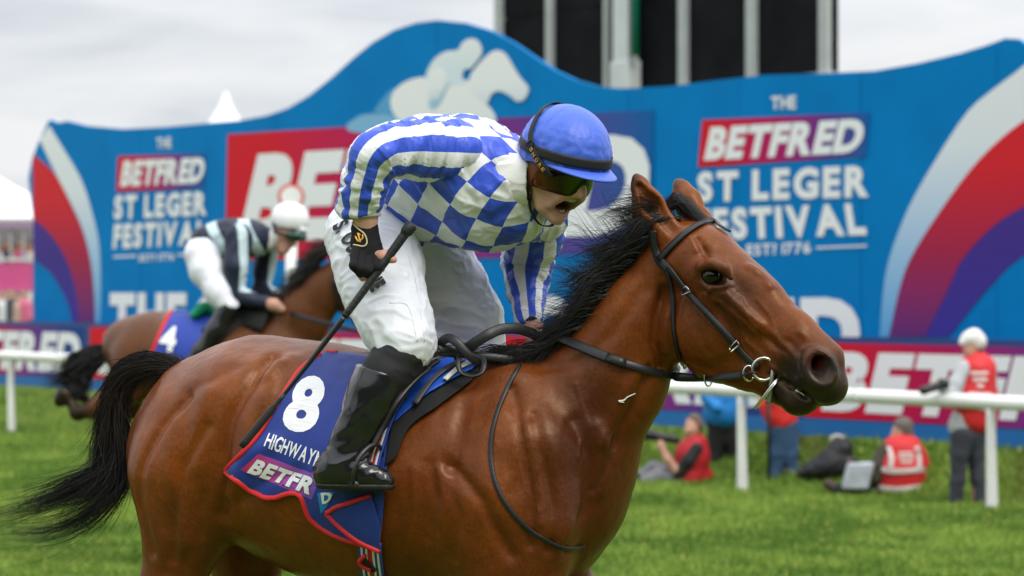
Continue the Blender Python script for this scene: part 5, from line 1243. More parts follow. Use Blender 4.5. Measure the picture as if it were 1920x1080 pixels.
# ------------------------------------------------------------------ number cloth
CLOTH = empty('number_cloth', HF.world(L(600, 668)), 'navy number cloth with red edging and white number 8 on the leading horse', 'saddle cloth')
m_cl = mat('cloth_navy', (.012, .035, .23), rough=.55, spec=.3, sheen=.1, vary=.10, vscale=6)
m_red = mat('trim_red', (.58, .012, .014), rough=.55)
left = [(612, 664), (568, 692), (528, 748), (491, 810), (458, 850), (425, 883)]; bottom = [(425, 883), (465, 914), (506, 933), (545, 924), (566, 930), (580, 965), (600, 985), (640, 1006), (712, 1028)]
right = [(800, 690), (748, 780), (728, 870), (720, 960), (712, 1028)]; topc = [(612, 664), (660, 668), (730, 678), (800, 690)]
S = coons(topc, right, bottom, left, 46, 46); co, CP_, CB = patch('cloth', S, .007, m_cl, CLOTH, .010, 5)
# red edging follows the cloth's own rear and bottom edge
def edging(pts3, w, parent, off=.004):
    P = np.asarray(pts3); N = np.tile(A(-.1, -1, .25), (len(P), 1)); v, f = strap(P + A(0, -off, 0), N, w, .005); return mesh('edging', v, f, m_red, parent)
edging(CP_[2:, 0], .013, CLOTH); edging(CP_[-1, :], .014, CLOTH); edging(CP_[0, :8], .010, CLOTH)
S2 = coons([(619, 958), (650, 944), (701, 926)], [(701, 926), (716, 980), (716, 1027)], [(645, 985), (675, 1008), (716, 1027)], [(619, 958), (632, 972), (645, 985)], 20, 14); fo, FP_, FB = patch('folded_corner', S2, .020, m_cl, CLOTH, .006, 9, far=False)
edging(FP_[0, :], .012, CLOTH); edging(np.vstack([FP_[:, 0], FP_[-1, 1:]]), .012, CLOTH)
m_wprint = mat('print_white', (.78, .78, .80), rough=.5)
def cdecal(t, quad, bold, m, B=None, shear=0, gap=.06, off=.0055, name='letter'):
    for V, Fc in text2d(t, bold, shear, gap): decal(name, V, Fc, [A(*p) for p in quad], B or CB, off, m, CLOTH, sub=1)
CQ = [(0, 0), (1, 0), (1, 1), (0, 1)]
def quad_patch(name, quad, off, m, nx=16, ny=6, B=None):
    V = np.array([(i / nx, j / ny) for j in range(ny + 1) for i in range(nx + 1)]); Fc = [(j * (nx + 1) + i, j * (nx + 1) + i + 1, (j + 1) * (nx + 1) + i + 1, (j + 1) * (nx + 1) + i) for j in range(ny) for i in range(nx)]
    return decal(name, V, Fc, [A(*p) for p in quad], B or CB, off, m, CLOTH)
# lettering on the number cloth
cdecal('8', [(560, 703), (619, 711), (590, 816), (522, 806)], .045, m_wprint, name='numeral')
cdecal('HIGHWAYM', [(506, 813), (610, 850), (600, 879), (496, 837)], .02, m_wprint, gap=.09)
quad_patch('logo_plate', [(486, 850), (604, 893), (586, 936), (452, 880)], .0045, grad_mat('cloth_plate', [(0, (.58, .03, .10)), (.4, (.40, .07, .30)), (1, (.17, .10, .48))]))
cdecal('BETFR', [(481, 859), (596, 898), (583, 927), (464, 884)], .05, m_wprint, off=.0075, shear=.1, gap=.04)
quad_patch('logo_plate', [(597, 924), (630, 922), (614, 950), (603, 962)], .0045, mat('cloth_cyan', (.01, .20, .55), rough=.5), 6, 6)
cdecal('D', [(604, 924), (628, 922), (620, 942), (607, 944)], .05, m_wprint, off=.0075)

# ------------------------------------------------------------------ saddle, girth, stirrup
SAD = empty('racing_saddle', HF.world(L(780, 670)), 'small black racing saddle with striped girth and stirrups under the leading jockey', 'saddle')
m_pad = mat('pad_black', (.010, .010, .011), rough=.8); m_pblue = mat('pad_blue', (.012, .085, .50), rough=.5, vary=.1, vscale=12); m_lea = mat('saddle_leather', (.014, .013, .013), rough=.4, bump=.15, bscale=200)
S = coons([(742, 770), (800, 700), (905, 686)], [(905, 686), (898, 705), (886, 720)], [(724, 875), (745, 858), (770, 805), (820, 768), (886, 720)], [(742, 770), (733, 820), (724, 875)], 34, 22); patch('non_slip_pad', S, .011, m_pad, SAD, .004, 3)
S = coons([(765, 752), (820, 690), (903, 684)], [(903, 684), (898, 694), (890, 704)], [(741, 800), (800, 752), (850, 722), (890, 704)], [(765, 752), (752, 775), (741, 800)], 34, 16); patch('saddle_pad', S, .020, m_pblue, SAD, .008, 7)
def lay(name, pts, w, m, off, th=.004, n=24, sm=2, parent=SAD):
    P, N = drape_line(pts, n, off, sm); v, f = strap(P, N, w, th); return mesh(name, v, f, m, parent)
lay('strap', [(900, 690), (866, 706), (838, 727)], .016, mat('strap_white', (.68, .66, .58), rough=.6), .030)
lay('strap', [(872, 690), (840, 708), (808, 737), (785, 768)], .018, mat('strap_zip', (.06, .06, .065), rough=.5), .030)
lay('flap_edge', [(828, 692), (795, 715), (768, 745), (745, 782)], .020, m_lea, .030)
# striped girth: five bands side by side, above and below the boot
def webbing(pts, w, off, cols, n=20):
    P, N = drape_line(pts, n, off, 2); T = np.gradient(P, axis=0); T /= np.linalg.norm(T, axis=1)[:, None]; N = N - T * (N * T).sum(1)[:, None]; N /= np.linalg.norm(N, axis=1)[:, None]; B = np.cross(T, N); k = len(cols)
    for i, c in enumerate(cols):
        v, f = strap(P + B * ((i + .5) / k - .5) * w, N, w / k * .99, .004 + .0004 * (i % 2)); mesh('girth_band', v, f, mat('web_' + c, {'white': (.72, .72, .72), 'red': (.55, .02, .03), 'blue': (.02, .06, .35)}[c], rough=.65, bump=.3, bscale=600), SAD)
webbing([(806, 682), (775, 712), (742, 766), (722, 812), (708, 852), (700, 890)], .048, .034, ('blue', 'white', 'red', 'white', 'red', 'white', 'blue'))
webbing([(696, 1010), (698, 1045), (703, 1085), (715, 1150), (735, 1200)], .066, .012, ('blue', 'white', 'blue', 'white', 'red', 'red', 'white', 'blue', 'white', 'blue'))
lay('buckle_guard', [(745, 742), (730, 770)], .050, m_pblue, .040, n=8)
P, N = drape_line([(684, 1040), (696, 1052), (708, 1062)], 10, .018); v, f = strap(P, N, .018, .004); mesh('keeper', v, f, m_pad, SAD)
P, N = drape_line([(690, 1032), (679, 1042), (684, 1052), (700, 1058)], 12, .022); v, f = tube(P, .006, 8); mesh('ring', v, f, m_red, SAD)
# stirrup leather and iron on the near side, mirrored on the off side
ir = [W(x, y, Y) for x, y, Y in ((662, 905, 7.47), (664, 884, 7.45), (674, 858, 7.455), (692, 838, 7.475), (708, 834, 7.50), (716, 852, 7.545), (714, 884, 7.575), (708, 908, 7.585))]
stl = [W(x, y, Y) for x, y, Y in ((700, 836, 7.49), (718, 800, 7.50), (745, 752, 7.50), (778, 712, 7.54), (806, 690, 7.58))]
m_iron = mat('stirrup_dark', (.05, .05, .052), rough=.35, metal=.6)
def both(name, P, w, m, flat_, N=None):
    for sg in (1, -1):
        l_ = (np.asarray(P) - HF.O) @ HF.R.T; l_[:, 1] *= sg; Q_ = HF.world(l_); n_ = HF.world(A(0, -sg, .1)) - HF.O
        v, f = strap(spline(Q_, 20), np.tile(n_, (20, 1)), w, .005) if flat_ else tube(spline(Q_, 28), w, 10); mesh(name, v, f, m, SAD)
both('stirrup_iron', ir, .0062, m_iron, False); both('stirrup_leather', stl, .016, m_lea, True)
v, f = tube([W(660, 908, 7.47), W(712, 912, 7.585)], .011, 10); mesh('stirrup_tread', v, f, m_iron, SAD)
# seat: low cantle, pommel
f_ = Field(ax_range(-.38, .28, .007), ax_range(-.26, .26, .009), ax_range(1.45, 1.80, .007))
sw(f_, [(690, 684, 0, 20, .10), (740, 690, 0, 22, .12), (820, 682, 0, 22, .10), (868, 664, 0, 18, .055), (884, 658, 0, 12, .04)], k=.03)
for sg in (-1, 1): sw(f_, [(760, 700, sg * .13, 18, .02), (740, 760, sg * .25, 30, .012)], k=.02)
V, Q, N = f_.nets(2); mesh('seat', HF.world(V), Q, m_lea, SAD)
P = [HF.world(L(668 + 18 * math.cos(a) + 18, 672 + 7 * math.sin(a), -.05)) for a in np.linspace(0, 6.283, 20)]; v, f = tube(P, .005, 8); mesh('cantle_rim', v, f, mat('rim_silver', (.55, .56, .56), rough=.3, metal=.7), SAD)
v, f = tube([HF.world(L(686, 672, -.052)), HF.world(L(686, 673, -.046))], .022, 20); mesh('cantle_cap', v, f, mat('cap_grey', (.45, .46, .46), rough=.4), SAD)

# ------------------------------------------------------------------ bridle and reins
BR = empty('bridle', HF.world(poll), 'black leather bridle with steel bit rings and reins on the leading horse', 'bridle')
m_br = mat('bridle_leather', (.013, .013, .014), rough=.38, spec=.35, bump=.12, bscale=260); m_bit = mat('steel', (.62, .61, .58), rough=.22, metal=1.)
def blay(name, pts, w, off=.002, th=.005, n=28, sm=3, m=None): return lay(name, pts, w, m or m_br, off, th, n, sm, BR)
blay('headpiece', [(1226, 432), (1229, 460), (1238, 488), (1254, 506)], .024, .004)
blay('browband', [(1238, 488), (1262, 462), (1290, 437), (1315, 422), (1338, 416), (1352, 424), (1362, 434)], .021, .006)
blay('cheekpiece', [(1240, 484), (1262, 510), (1290, 546), (1335, 596), (1378, 645), (1404, 674), (1424, 690)], .018, .004)
blay('cheekpiece_overlay', [(1290, 546), (1335, 596), (1378, 645)], .012, .009, .003)
blay('throatlatch', [(1244, 492), (1257, 522), (1263, 560), (1265, 610), (1272, 652), (1284, 688)], .013, .004)
for x, y, r_ in ((1290, 545, 12), (1380, 647, 12)):
    P = []
    for a, b_ in ((-.9, -.7), (.9, -.7), (.9, .7), (-.9, .7), (-.9, -.7)):
        e1_, e2_ = A(.68, .74), A(.74, -.68); q = A(x, y) + r_ * (a * e2_ * .9 + b_ * e1_ * .7); P.append(drape(q[0], q[1], .013)[0])
    v, f = tube(P, .0019, 6); mesh('buckle', v, f, m_bit, BR)
def ring3(cx, cy, rpx, rad, m, name, ry=None, off=.016, a0=0, a1=6.283):
    c, n_ = drape(cx, cy, off); Y = c[1]; P = [W(cx + rpx * math.cos(a), cy + (ry or rpx) * math.sin(a), Y - .0) for a in np.linspace(a0, a1, 30)]; v, f = tube(P, rad, 10); return mesh(name, v, f, m, BR)
ring3(1432, 692, 21, .0040, m_bit, 'bit_ring')
ring3(1404, 700, 10, .0030, m_bit, 'keeper_ring', 14, .020, .6, 5.2)
Yb = drape(1444, 700, .012)[0][1]
v, f = tube(spline([W(1449, 690, Yb), W(1447, 712, Yb - .004), W(1444, 735, Yb - .002), W(1441, 757, Yb)], 14), np.linspace(.005, .0075, 14), 10); mesh('bit_bar', v, f, mat('bit_dull', (.30, .31, .25), rough=.35, metal=.9), BR)
for dx in (0, 4): v, f = tube([W(1463, 704 + dx, Yb - .006), W(1445, 726 + dx, Yb - .010), W(1415, 766 + dx * .4, Yb - .008)], [.003, .004, .0028], 8); mesh('bit_prong', v, f, m_bit, BR)
# near rein: drawn across jaw and neck to the rider's hand
rp_ = [(1412, 700), (1380, 704), (1321, 708), (1249, 702), (1155, 676), (1078, 645), (1048, 632), (1031, 628), (1012, 634)]
n = 60; xy = spline(rp_, n); dep = np.array([drape(x, y, .006)[0][1] for x, y in xy]); fit = np.polyval(np.polyfit(np.linspace(0, 1, n), dep, 3), np.linspace(0, 1, n)); dep = np.minimum(fit, dep) - .004
for k in range(6): dep[1:-1] = .5 * dep[1:-1] + .25 * (dep[2:] + dep[:-2])
P = np.array([W(x, y, d_) for (x, y), d_ in zip(xy, dep)]); v, f = strap(P, np.tile(A(.15, -1, .25), (n, 1)), np.r_[np.full(30, .021), np.full(30, .026)], .004); mesh('rein', v, f, m_br, BR)
l_ = (P[:-6] - HF.O) @ HF.R.T; pl_ = 2 * ((l_ - poll) @ hn); w_ = np.clip((l_[:, 0] - .5) / .4, 0, 1)[:, None]; l2 = l_ * 1; l2 = l_ * A(1, -1, 1) * (1 - w_) + (l_ - pl_[:, None] * hn) * w_; Pf = HF.world(l2); v, f = strap(Pf, np.tile(HF.l, (len(Pf), 1)), .022, .004); mesh('rein', v, f, m_br, BR)
i = 20; c = P[14]; v, f = tube([c + A(.028 * 0 + .010 * math.cos(a), -.008, .022 * math.sin(a)) for a in np.linspace(0, 6.283, 24)], .0022, 8); mesh('rein_ring', v, f, m_bit, BR)
v, f = strap(P[28:32], np.tile(A(.15, -1, .25), (4, 1)), .024, .008); mesh('rein_keeper', v, f, m_br, BR)
# slack of the reins knotted over the withers
def loose(pts, w, name='rein_slack', th=.005, nrm=A(.05, -1, .25)):
    P = spline([W(*p) for p in pts], 34); v, f = strap(P, np.tile(nrm, (34, 1)), w, th); mesh(name, v, f, m_br, BR)
loose([(1012, 634, 7.66), (990, 622, 7.645), (965, 616, 7.63), (938, 618, 7.615), (915, 628, 7.60), (892, 642, 7.60), (872, 656, 7.61), (850, 668, 7.62)], .029)
loose([(826, 652, 7.61), (830, 640, 7.60), (842, 634, 7.595), (856, 642, 7.585), (872, 660, 7.58), (886, 672, 7.585), (899, 678, 7.60)], .024)
loose([(815, 657, 7.60), (840, 662, 7.61), (870, 664, 7.62), (905, 668, 7.625), (940, 672, 7.63), (975, 676, 7.64), (1000, 668, 7.66)], .022)
loose([(862, 664, 7.60), (859, 684, 7.575), (866, 700, 7.565), (884, 706, 7.56), (902, 700, 7.565), (908, 684, 7.58), (904, 672, 7.60)], .015, nrm=A(0, -.4, .9))
loose([(818, 655, 7.60), (850, 655, 7.615), (880, 660, 7.62)], .022)
P = [W(813 + 9 * math.cos(a), 656 + 12 * math.sin(a), 7.595) for a in np.linspace(0, 6.283, 20)]; v, f = tube(P, .0035, 8); mesh('buckle', v, f, m_iron, BR)
# long thin neck strap hanging round the chest
P, N = drape_line([(975, 686), (955, 720), (934, 770), (922, 820), (921, 868), (932, 915), (955, 955), (990, 992), (1030, 1016), (1055, 1027), (1078, 1028), (1094, 1024)], 70, .003, 6)
NS = empty('neck_strap', P[0], 'thin black neck strap hanging in a long loop round the horse chest', 'strap'); v, f = strap(P, N, .012, .0035); mesh('strap', v, f, m_br, NS)
P, N = P[:40], N[:40]; l_ = (P - HF.O) @ HF.R.T * A(1, -1, 1); v, f = strap(HF.world(l_), (N @ HF.R.T * A(1, -1, 1)) @ HF.R, .012, .005); mesh('strap', v, f, m_br, NS)
# ------------------------------------------------------------------ the second horse and rider, further off
H2 = Frame(400, 19.6, RAD(22), -.10); Y2 = 19.6
HORSE2 = empty('racehorse', H2.O, 'dark bay racehorse wearing number 4 galloping behind the leader', 'horse', rz=-RAD(22))
f = Field(ax_range(-1.25, 1.45, .020), ax_range(-.42, .40, .020), ax_range(.1, 2.15, .020))
def sw2(rows, k=.05, seg_k=.05, op='add', n=(0, 1, 0)):
    P = [H2.L(r[0], r[1], r[2]) for r in rows]; f.sweep(P, [H2.m(p, r[3]) for p, r in zip(P, rows)], [r[4] for r in rows], k=k, seg_k=seg_k, op=op, n=n)
sw2([(243, 650, 0, 54, .16), (285, 664, 0, 78, .24), (350, 680, 0, 88, .29), (440, 690, 0, 90, .30), (520, 690, 0, 84, .25)], seg_k=.08)
sw2([(505, 660, 0, 80, .17), (560, 600, 0, 60, .12), (610, 545, 0, 42, .09), (640, 515, 0, 34, .08)], k=.07)
sw2([(640, 520, 0, 30, .08), (668, 560, 0, 27, .07), (695, 605, 0, 20, .05), (712, 632, 0, 18, .05)], k=.04)
sw2([(655, 550, 0, 34, .06), (690, 610, 0, 20, .045)], k=.03)
for sg in (-1, 1):
    sw2([(632, 490, sg * .06, 9, .025), (634, 462, sg * .07, 2, .006)], k=.02)
    f.ell(H2.L(250, 690, sg * .16), (.16, .11, .20), k=.08)
    sw2([(245, 720, sg * .16, 40, .10), (215 + 30 * sg, 765, sg * .15, 20, .06), (165 + 20 * sg, 775, sg * .14, 12, .04), (140 + 15 * sg, 742, sg * .14, 8, .028), (128 + 8 * sg, 738, sg * .14, 11, .04), (120 + 8 * sg, 752, sg * .14, 12, .045)], k=.03)
    sw2([(520, 740, sg * .15, 30, .08), (560 - 40 * sg, 800, sg * .13, 16, .05), (560 - 70 * sg, 850, sg * .13, 11, .04), (540 - 90 * sg, 900, sg * .13, 9, .03), (545 - 90 * sg, 925, sg * .13, 14, .05)], k=.03)
V, Q, N = f.nets(2); cc = np.tile(A(.095, .032, .012), (len(V), 1)) * (1 + .25 * fnoise(V * 4, 3))[:, None]
w_ = np.clip((.95 - V[:, 2]) / .2, 0, 1)[:, None]; cc = cc * (1 - w_) + A(.015, .012, .01) * w_
w_ = (np.clip((H2.L(205, 700)[0] - V[:, 0]) / .12, 0, 1))[:, None]; cc = cc * (1 - w_) + A(.014, .011, .009) * w_
w_ = gz(V, H2.L(712, 635), (.14, .2, .12))[:, None]; cc = cc * (1 - w_) + A(.015, .012, .01) * w_
o = mesh('body', H2.world(V), Q, MATS['horse_coat'], HORSE2); attr(o, 'coat', cc, 'COL'); V2b, Q2b = H2.world(V), Q; B2 = bvh(V2b, Q2b)
tg = [W(x, y, 20.0) for x, y in ((200, 652), (180, 668), (160, 684), (140, 700), (118, 708), (75, 716))]
tailhair(tg, [.05, .09, .12, .13, .12, .07], 700, 12, 'tail', m_hair, HORSE2, .004, t0=(0, .35), t1=(.55, 1), fray=.06, seed=33)
tailhair([W(x, y, 19.9) for x, y in ((165, 680), (145, 705), (135, 730), (125, 745))], [.08, .12, .11, .06], 260, 10, 'tail_wisp', m_hair, HORSE2, .004, t0=(0, .3), t1=(.6, 1), fray=.05, seed=35)
curves = []; r = np.random.default_rng(44)
for s in range(900):
    t = r.random(); x, y = 545 + 95 * t, 590 - 120 * t + 12; p0 = H2.L(x - 10, y - 22, r.normal(-.01, .03)); q = np.linspace(0, 1, 8)[:, None]; d = unit(A(-.7, r.normal(-.2, .3), r.uniform(-.1, .8))); curves.append(H2.world(p0 + d * r.uniform(.10, .24) * q + A(0, 0, -.1) * q ** 2))
strands(curves, np.full(len(curves), .0035), 'mane', m_hair, HORSE2)
def hit2(px, py, off=.01):
    for k in range(30):
        h, n_ = rayhit(B2, px, py + k)
        if h is not None: return h + (n_ if n_[1] < 0 else -n_) * off
    return W(px, py, Y2)
CL2 = empty('number_cloth', W(330, 620, 19.4), 'blue number cloth with red edge and white number 4 on the second horse', 'saddle cloth')
S = coons([(322, 588), (360, 590), (440, 600)], [(440, 600), (405, 640), (385, 690)], [(286, 668), (330, 678), (385, 690)], [(322, 588), (306, 620), (286, 668)], 16, 14); P = np.array([[hit2(*S[i, j], .02) for j in range(16)] for i in range(14)])
i = (np.arange(13)[:, None] * 16 + np.arange(15)[None]).ravel(); Q = np.stack([i, i + 16, i + 17, i + 1], 1); mesh('cloth', P.reshape(-1, 3), Q, mat('cloth_blue', (.012, .045, .33), rough=.55), CL2); B3 = bvh(P.reshape(-1, 3), Q)
v, f_ = strap(P[:, 0], np.tile(A(-.1, -1, .2), (14, 1)), .03, .008); mesh('edging', v, f_, m_red, CL2)
for V, Fc in text2d('4', .04): decal('numeral', V, Fc, [A(306, 612), A(336, 614), A(328, 662), A(298, 658)], B3, .012, m_wprint, CL2)
P = np.array([hit2(x, y, .05) for x, y in spline([(362, 604), (382, 590), (402, 588), (420, 594)], 12)]); v, f_ = tube(P, [.02, .035, .04, .045, .045, .045, .045, .045, .04, .035, .03, .02], 10)
GT = mesh('saddle_towel', v, f_, mat('towel_green', (.0, .30, .13), rough=.7)); tagged(GT, 'small bright green towel tucked under the second saddle', 'towel')

JK2 = empty('jockey', W(400, 560, 19.6), 'jockey in navy and pale blue silks and white cap crouching on the second horse', 'person')
def solid(name, sets, Y, h, m, parent, crk=0., k=.03, seed=1, n=(0, 1, 0), smooth=2, cuts=()):
    """one garment or body: sets of (px, py, dY, r_px) chains"""
    al = [(W(r[0], r[1], Y + r[2]), pxr(r[3], Y)) for s in sets for r in s]; lo = np.min([p - q for p, q in al], 0) - .03 - h; hi = np.max([p + q for p, q in al], 0) + .03 + h
    f = fbox(lo, hi, h)
    for s in sets:
        P = np.array([W(r[0], r[1], Y + r[2]) for r in s]); R_ = [pxr(r[3], Y) for r in s]; RL = [r[4] if len(r) > 4 else q for r, q in zip(s, R_)]; f.sweep(P, R_, RL, n=n, k=k, seg_k=k)
    for c in cuts: f.half(*c)
    V, Q, N = f.nets(smooth)
    if crk: V = V + crinkle(V, N, unit(A(.6, 0, .7)), 14, crk, seed)
    return mesh(name, V, Q, m, parent), V, Q
hl = H2.l
arm_n = [(448, 445, -.20, 24), (442, 500, -.26, 20), (440, 552, -.24, 17), (470, 562, -.28, 13), (498, 567, -.32, 10)]
arm_f = [(500, 460, .18, 22), (495, 510, .24, 17), (490, 545, .22, 14), (530, 560, .10, 10)]
trunk = [(392, 452, 0, 32, .15), (430, 448, 0, 36, .17), (472, 448, 0, 33, .17), (498, 450, 0, 22, .10)]
thigh_n = [(380, 478, -.10, 31), (388, 510, -.18, 27), (410, 548, -.26, 21), (428, 574, -.30, 17)]; thigh_f = [(395, 480, .12, 34), (425, 540, .28, 25), (445, 575, .30, 20)]
shin_n = [(428, 578, -.30, 18), (405, 620, -.31, 16), (375, 660, -.32, 13), (362, 682, -.32, 12), (398, 690, -.34, 9)]; shin_f = [(445, 578, .30, 18), (425, 620, .31, 16), (400, 660, .32, 13), (425, 690, .33, 9)]
thin = lambda rows, d: [(r[0], r[1], r[2], max(r[3] - d, 4), *([r[4] - .02] if len(r) > 4 else [])) for r in rows]
head = [(536, 425, -.02, 20), (536, 446, -.02, 18), (531, 464, -.04, 12), (529, 472, -.05, 8)]
m_sk2 = mat('skin_plain', (.50, .27, .19), rough=.55, spec=.35)
o, V, Q = solid('body', [thin(trunk, 5), thin(arm_n, 4), thin(arm_f, 4), thin(thigh_n, 5), thin(thigh_f, 5), thin(shin_n, 4), thin(shin_f, 4), [(500, 450, 0, 15), (528, 440, -.02, 15)], head, [(548, 452, -.05, 5), (552, 459, -.06, 4)], [(496, 566, -.30, 9), (514, 572, -.36, 11), (528, 580, -.36, 8)], [(530, 560, .1, 9), (545, 568, .05, 8)]], Y2, .014, m_sk2, JK2)
def band_mat(name, cols, attr_name='pat'):
    m = mat(name, (.5, .5, .5), rough=.5, spec=.3); nt = m.node_tree; a = nt.nodes.new('ShaderNodeAttribute'); a.attribute_name = attr_name; sx = nt.nodes.new('ShaderNodeSeparateXYZ'); nt.links.new(a.outputs['Vector'], sx.inputs[0]); rp = nt.nodes.new('ShaderNodeValToRGB'); rp.color_ramp.interpolation = 'CONSTANT'
    nt.links.new(sx.outputs[0], rp.inputs['Fac']); el = rp.color_ramp.elements; el[0].position, el[0].color = cols[0][0], (*cols[0][1], 1); el[1].position, el[1].color = cols[-1][0], (*cols[-1][1], 1)
    for p, c in cols[1:-1]: el.new(p).color = (*c, 1)
    nt.links.new(rp.outputs['Color'], nt.nodes['Principled BSDF'].inputs['Base Color']); return m
NVY, TEAL = (.014, .020, .042), (.50, .63, .66)
o, V, Q = solid('silk_jacket', [trunk], Y2, .013, band_mat('silk_navy_hoops', [(0, NVY), (.20, TEAL), (.34, NVY), (.62, TEAL), (.76, NVY), (1, NVY)]), JK2, .008, .04, 5, n=hl)
ax2 = unit(W(500, 452, Y2) - W(380, 470, Y2)); u_ = (V - W(372, 455, Y2)) @ ax2; u_ = u_ / (u_.max()) + .10 * np.sin((V[:, 2] - 2.2) * 7); attr(o, 'pat', np.stack([u_, 0 * u_, 0 * u_], 1), 'VEC')
ms = band_mat('silk_navy_stripes', [(0, TEAL), (.34, NVY), (.64, TEAL), (.76, NVY), (1, NVY)])
for rows in (arm_n, arm_f):
    o, V, Q = solid('sleeve', [[(r[0], r[1], r[2], r[3] + 2) for r in rows]], Y2, .013, ms, JK2, .006, .03, 8)
    dd = V - W(rows[1][0], rows[1][1], Y2 + rows[1][2]); th = np.arctan2(dd[:, 0] + .05, -dd[:, 1] + .12) / 3.0 + .5; low = (V[:, 2] < W(0, 548, Y2)[2]); th = np.where(low, .45, th); attr(o, 'pat', np.stack([th, 0 * th, 0 * th], 1), 'VEC')
solid('breeches', [[(r[0], r[1], r[2], r[3] + 2) for r in thigh_n], [(r[0], r[1], r[2], r[3] + 2) for r in thigh_f], [(378, 474, 0, 30, .14), (395, 462, 0, 26, .13)]], Y2, .014, MATS['breeches_white'], JK2, .006, .05, 3)
for rows in (shin_n, shin_f): solid('boot', [[(r[0], r[1], r[2], r[3] + 2) for r in rows]], Y2, .014, MATS['boot_leather'], JK2, 0, .04)
solid('collar', [[(503, 452, -.02, 20), (512, 448, -.02, 18)]], Y2, .012, MATS['collar_white'], JK2)
o, V, Q = solid('helmet', [[(540, 412, -.02, 33, .105), (548, 412, -.02, 32, .10)]], Y2, .010, mat('cap_white', (.80, .80, .82), rough=.5), JK2, cuts=[(W(545, 430, Y2), A(-.12, 0, -1))])
solid('peak', [[(566, 431, -.10, 4), (572, 432, -.02, 5), (566, 431, .06, 4)]], Y2, .008, MATS['cap_white'], JK2, k=.02)
solid('goggles', [[(540, 441, -.11, 6), (556, 443, -.11, 9), (566, 444, -.05, 8), (562, 443, .05, 8)]], Y2, .008, mat('goggle_green', (.008, .05, .035), rough=.1, spec=.8, metal=.3), JK2, k=.02)
solid('strap', [[(513, 420, -.10, 3), (516, 436, -.12, 3), (540, 441, -.12, 3)]], Y2, .007, MATS['strap_black'], JK2, k=.01)
BR2 = empty('bridle', W(640, 560, 19.2), 'dark bridle and reins on the head of the second horse', 'bridle')
for pts, w in (([(626, 520), (650, 560), (676, 600), (694, 622)], .03), ([(626, 520), (640, 512), (662, 520)], .03), ([(624, 524), (640, 580), (652, 600)], .02)):
    P = np.array([hit2(x, y, .012) for x, y in spline(pts, 16)]); v, f_ = strap(P, np.tile(A(0, -1, .1), (16, 1)), w, .006); mesh('strap', v, f_, m_br, BR2)
P = spline([W(692, 625, 19.0), W(620, 608, 19.0), W(560, 592, 19.15), W(528, 577, 19.4)], 20); v, f_ = strap(P, np.tile(A(0, -1, .1), (20, 1)), .03, .006); mesh('rein', v, f_, m_br, BR2)
SD2 = empty('racing_saddle', W(420, 600, 19.5), 'dark racing saddle and pad under the second jockey', 'saddle')
P = np.array([hit2(x, y, .03) for x, y in spline([(395, 640), (430, 610), (470, 600), (505, 605)], 14)]); v, f_ = strap(P, np.tile(A(0, -1, .3), (14, 1)), .16, .02); mesh('saddle_pad', v, f_, m_pad, SD2)
P = np.array([hit2(x, y, .045) for x, y in spline([(428, 606), (440, 590), (462, 588)], 10)]); v, f_ = strap(P, np.tile(A(0, -1, .3), (10, 1)), .10, .02); mesh('saddle_cloth_edge', v, f_, m_red, SD2)

# ------------------------------------------------------------------ press photographers and stewards by the rail
m_vest = mat('vest_red', (.62, .025, .030), rough=.6, vary=.06, vscale=9); m_vest2 = mat('vest_dark_red', (.42, .012, .018), rough=.6, vary=.08, vscale=9); m_silver = mat('vest_silver', (.52, .48, .45), rough=.45); m_trs = mat('trousers_grey', (.045, .048, .062), rough=.8, vary=.08, vscale=10)
m_jean = mat('denim', (.035, .085, .17), rough=.85, vary=.15, vscale=12); m_blk = mat('cloth_black', (.012, .012, .014), rough=.8, vary=.15, vscale=10); m_olive = mat('jumper_olive', (.05, .042, .03), rough=.85); m_hair2 = mat('hair_grey', (.13, .11, .10), rough=.8, bump=.5, bscale=80); m_hair3 = mat('hair_brown', (.16, .10, .07), rough=.8, bump=.5, bscale=80)
m_gsh = mat('shirt_grey', (.42, .44, .46), rough=.8); m_rtop = mat('top_red', (.70, .03, .025), rough=.7); m_bjk = mat('jacket_blue', (.01, .20, .55), rough=.6); m_lens = mat('lens_black', (.012, .012, .013), rough=.35); m_shoe = mat('shoe_brown', (.06, .035, .025), rough=.6)
VX = .017
def sets_thin(ss, d): return [[(r[0], r[1], r[2], max(r[3] - d, 2.5)) for r in s] for s in ss]
def stripes_on(B, lines, w, m, parent, name='reflective_stripe', off=.008):
    for pts in lines:
        P = [];
        for x, y in spline(pts, 18):
            h, n_ = rayhit(B, x, y)
            if h is not None: P.append(h + (n_ if n_[1] < 0 else -n_) * off)
        if len(P) > 4: v, f = strap(np.array(P), np.tile(A(0, -1, .1), (len(P), 1)), w, .004); mesh(name, v, f, m, parent)
def person(label, Y, base, body, clothes, group='people by the rail'):
    root = empty('person', (*W(base[0], base[1], Y)[:2], float(gh(*W(base[0], base[1], Y)[:2]))), label, 'person', group); out = {}
    solid('body', body, Y, VX, m_sk2, root)
    for i, (nm, m, ss, *rest) in enumerate(clothes): o, V, Q = solid(nm, ss, Y, VX, m, root, rest[0] if rest else .006, .03, i + 3); out[nm] = bvh(V, Q)
    return root, out
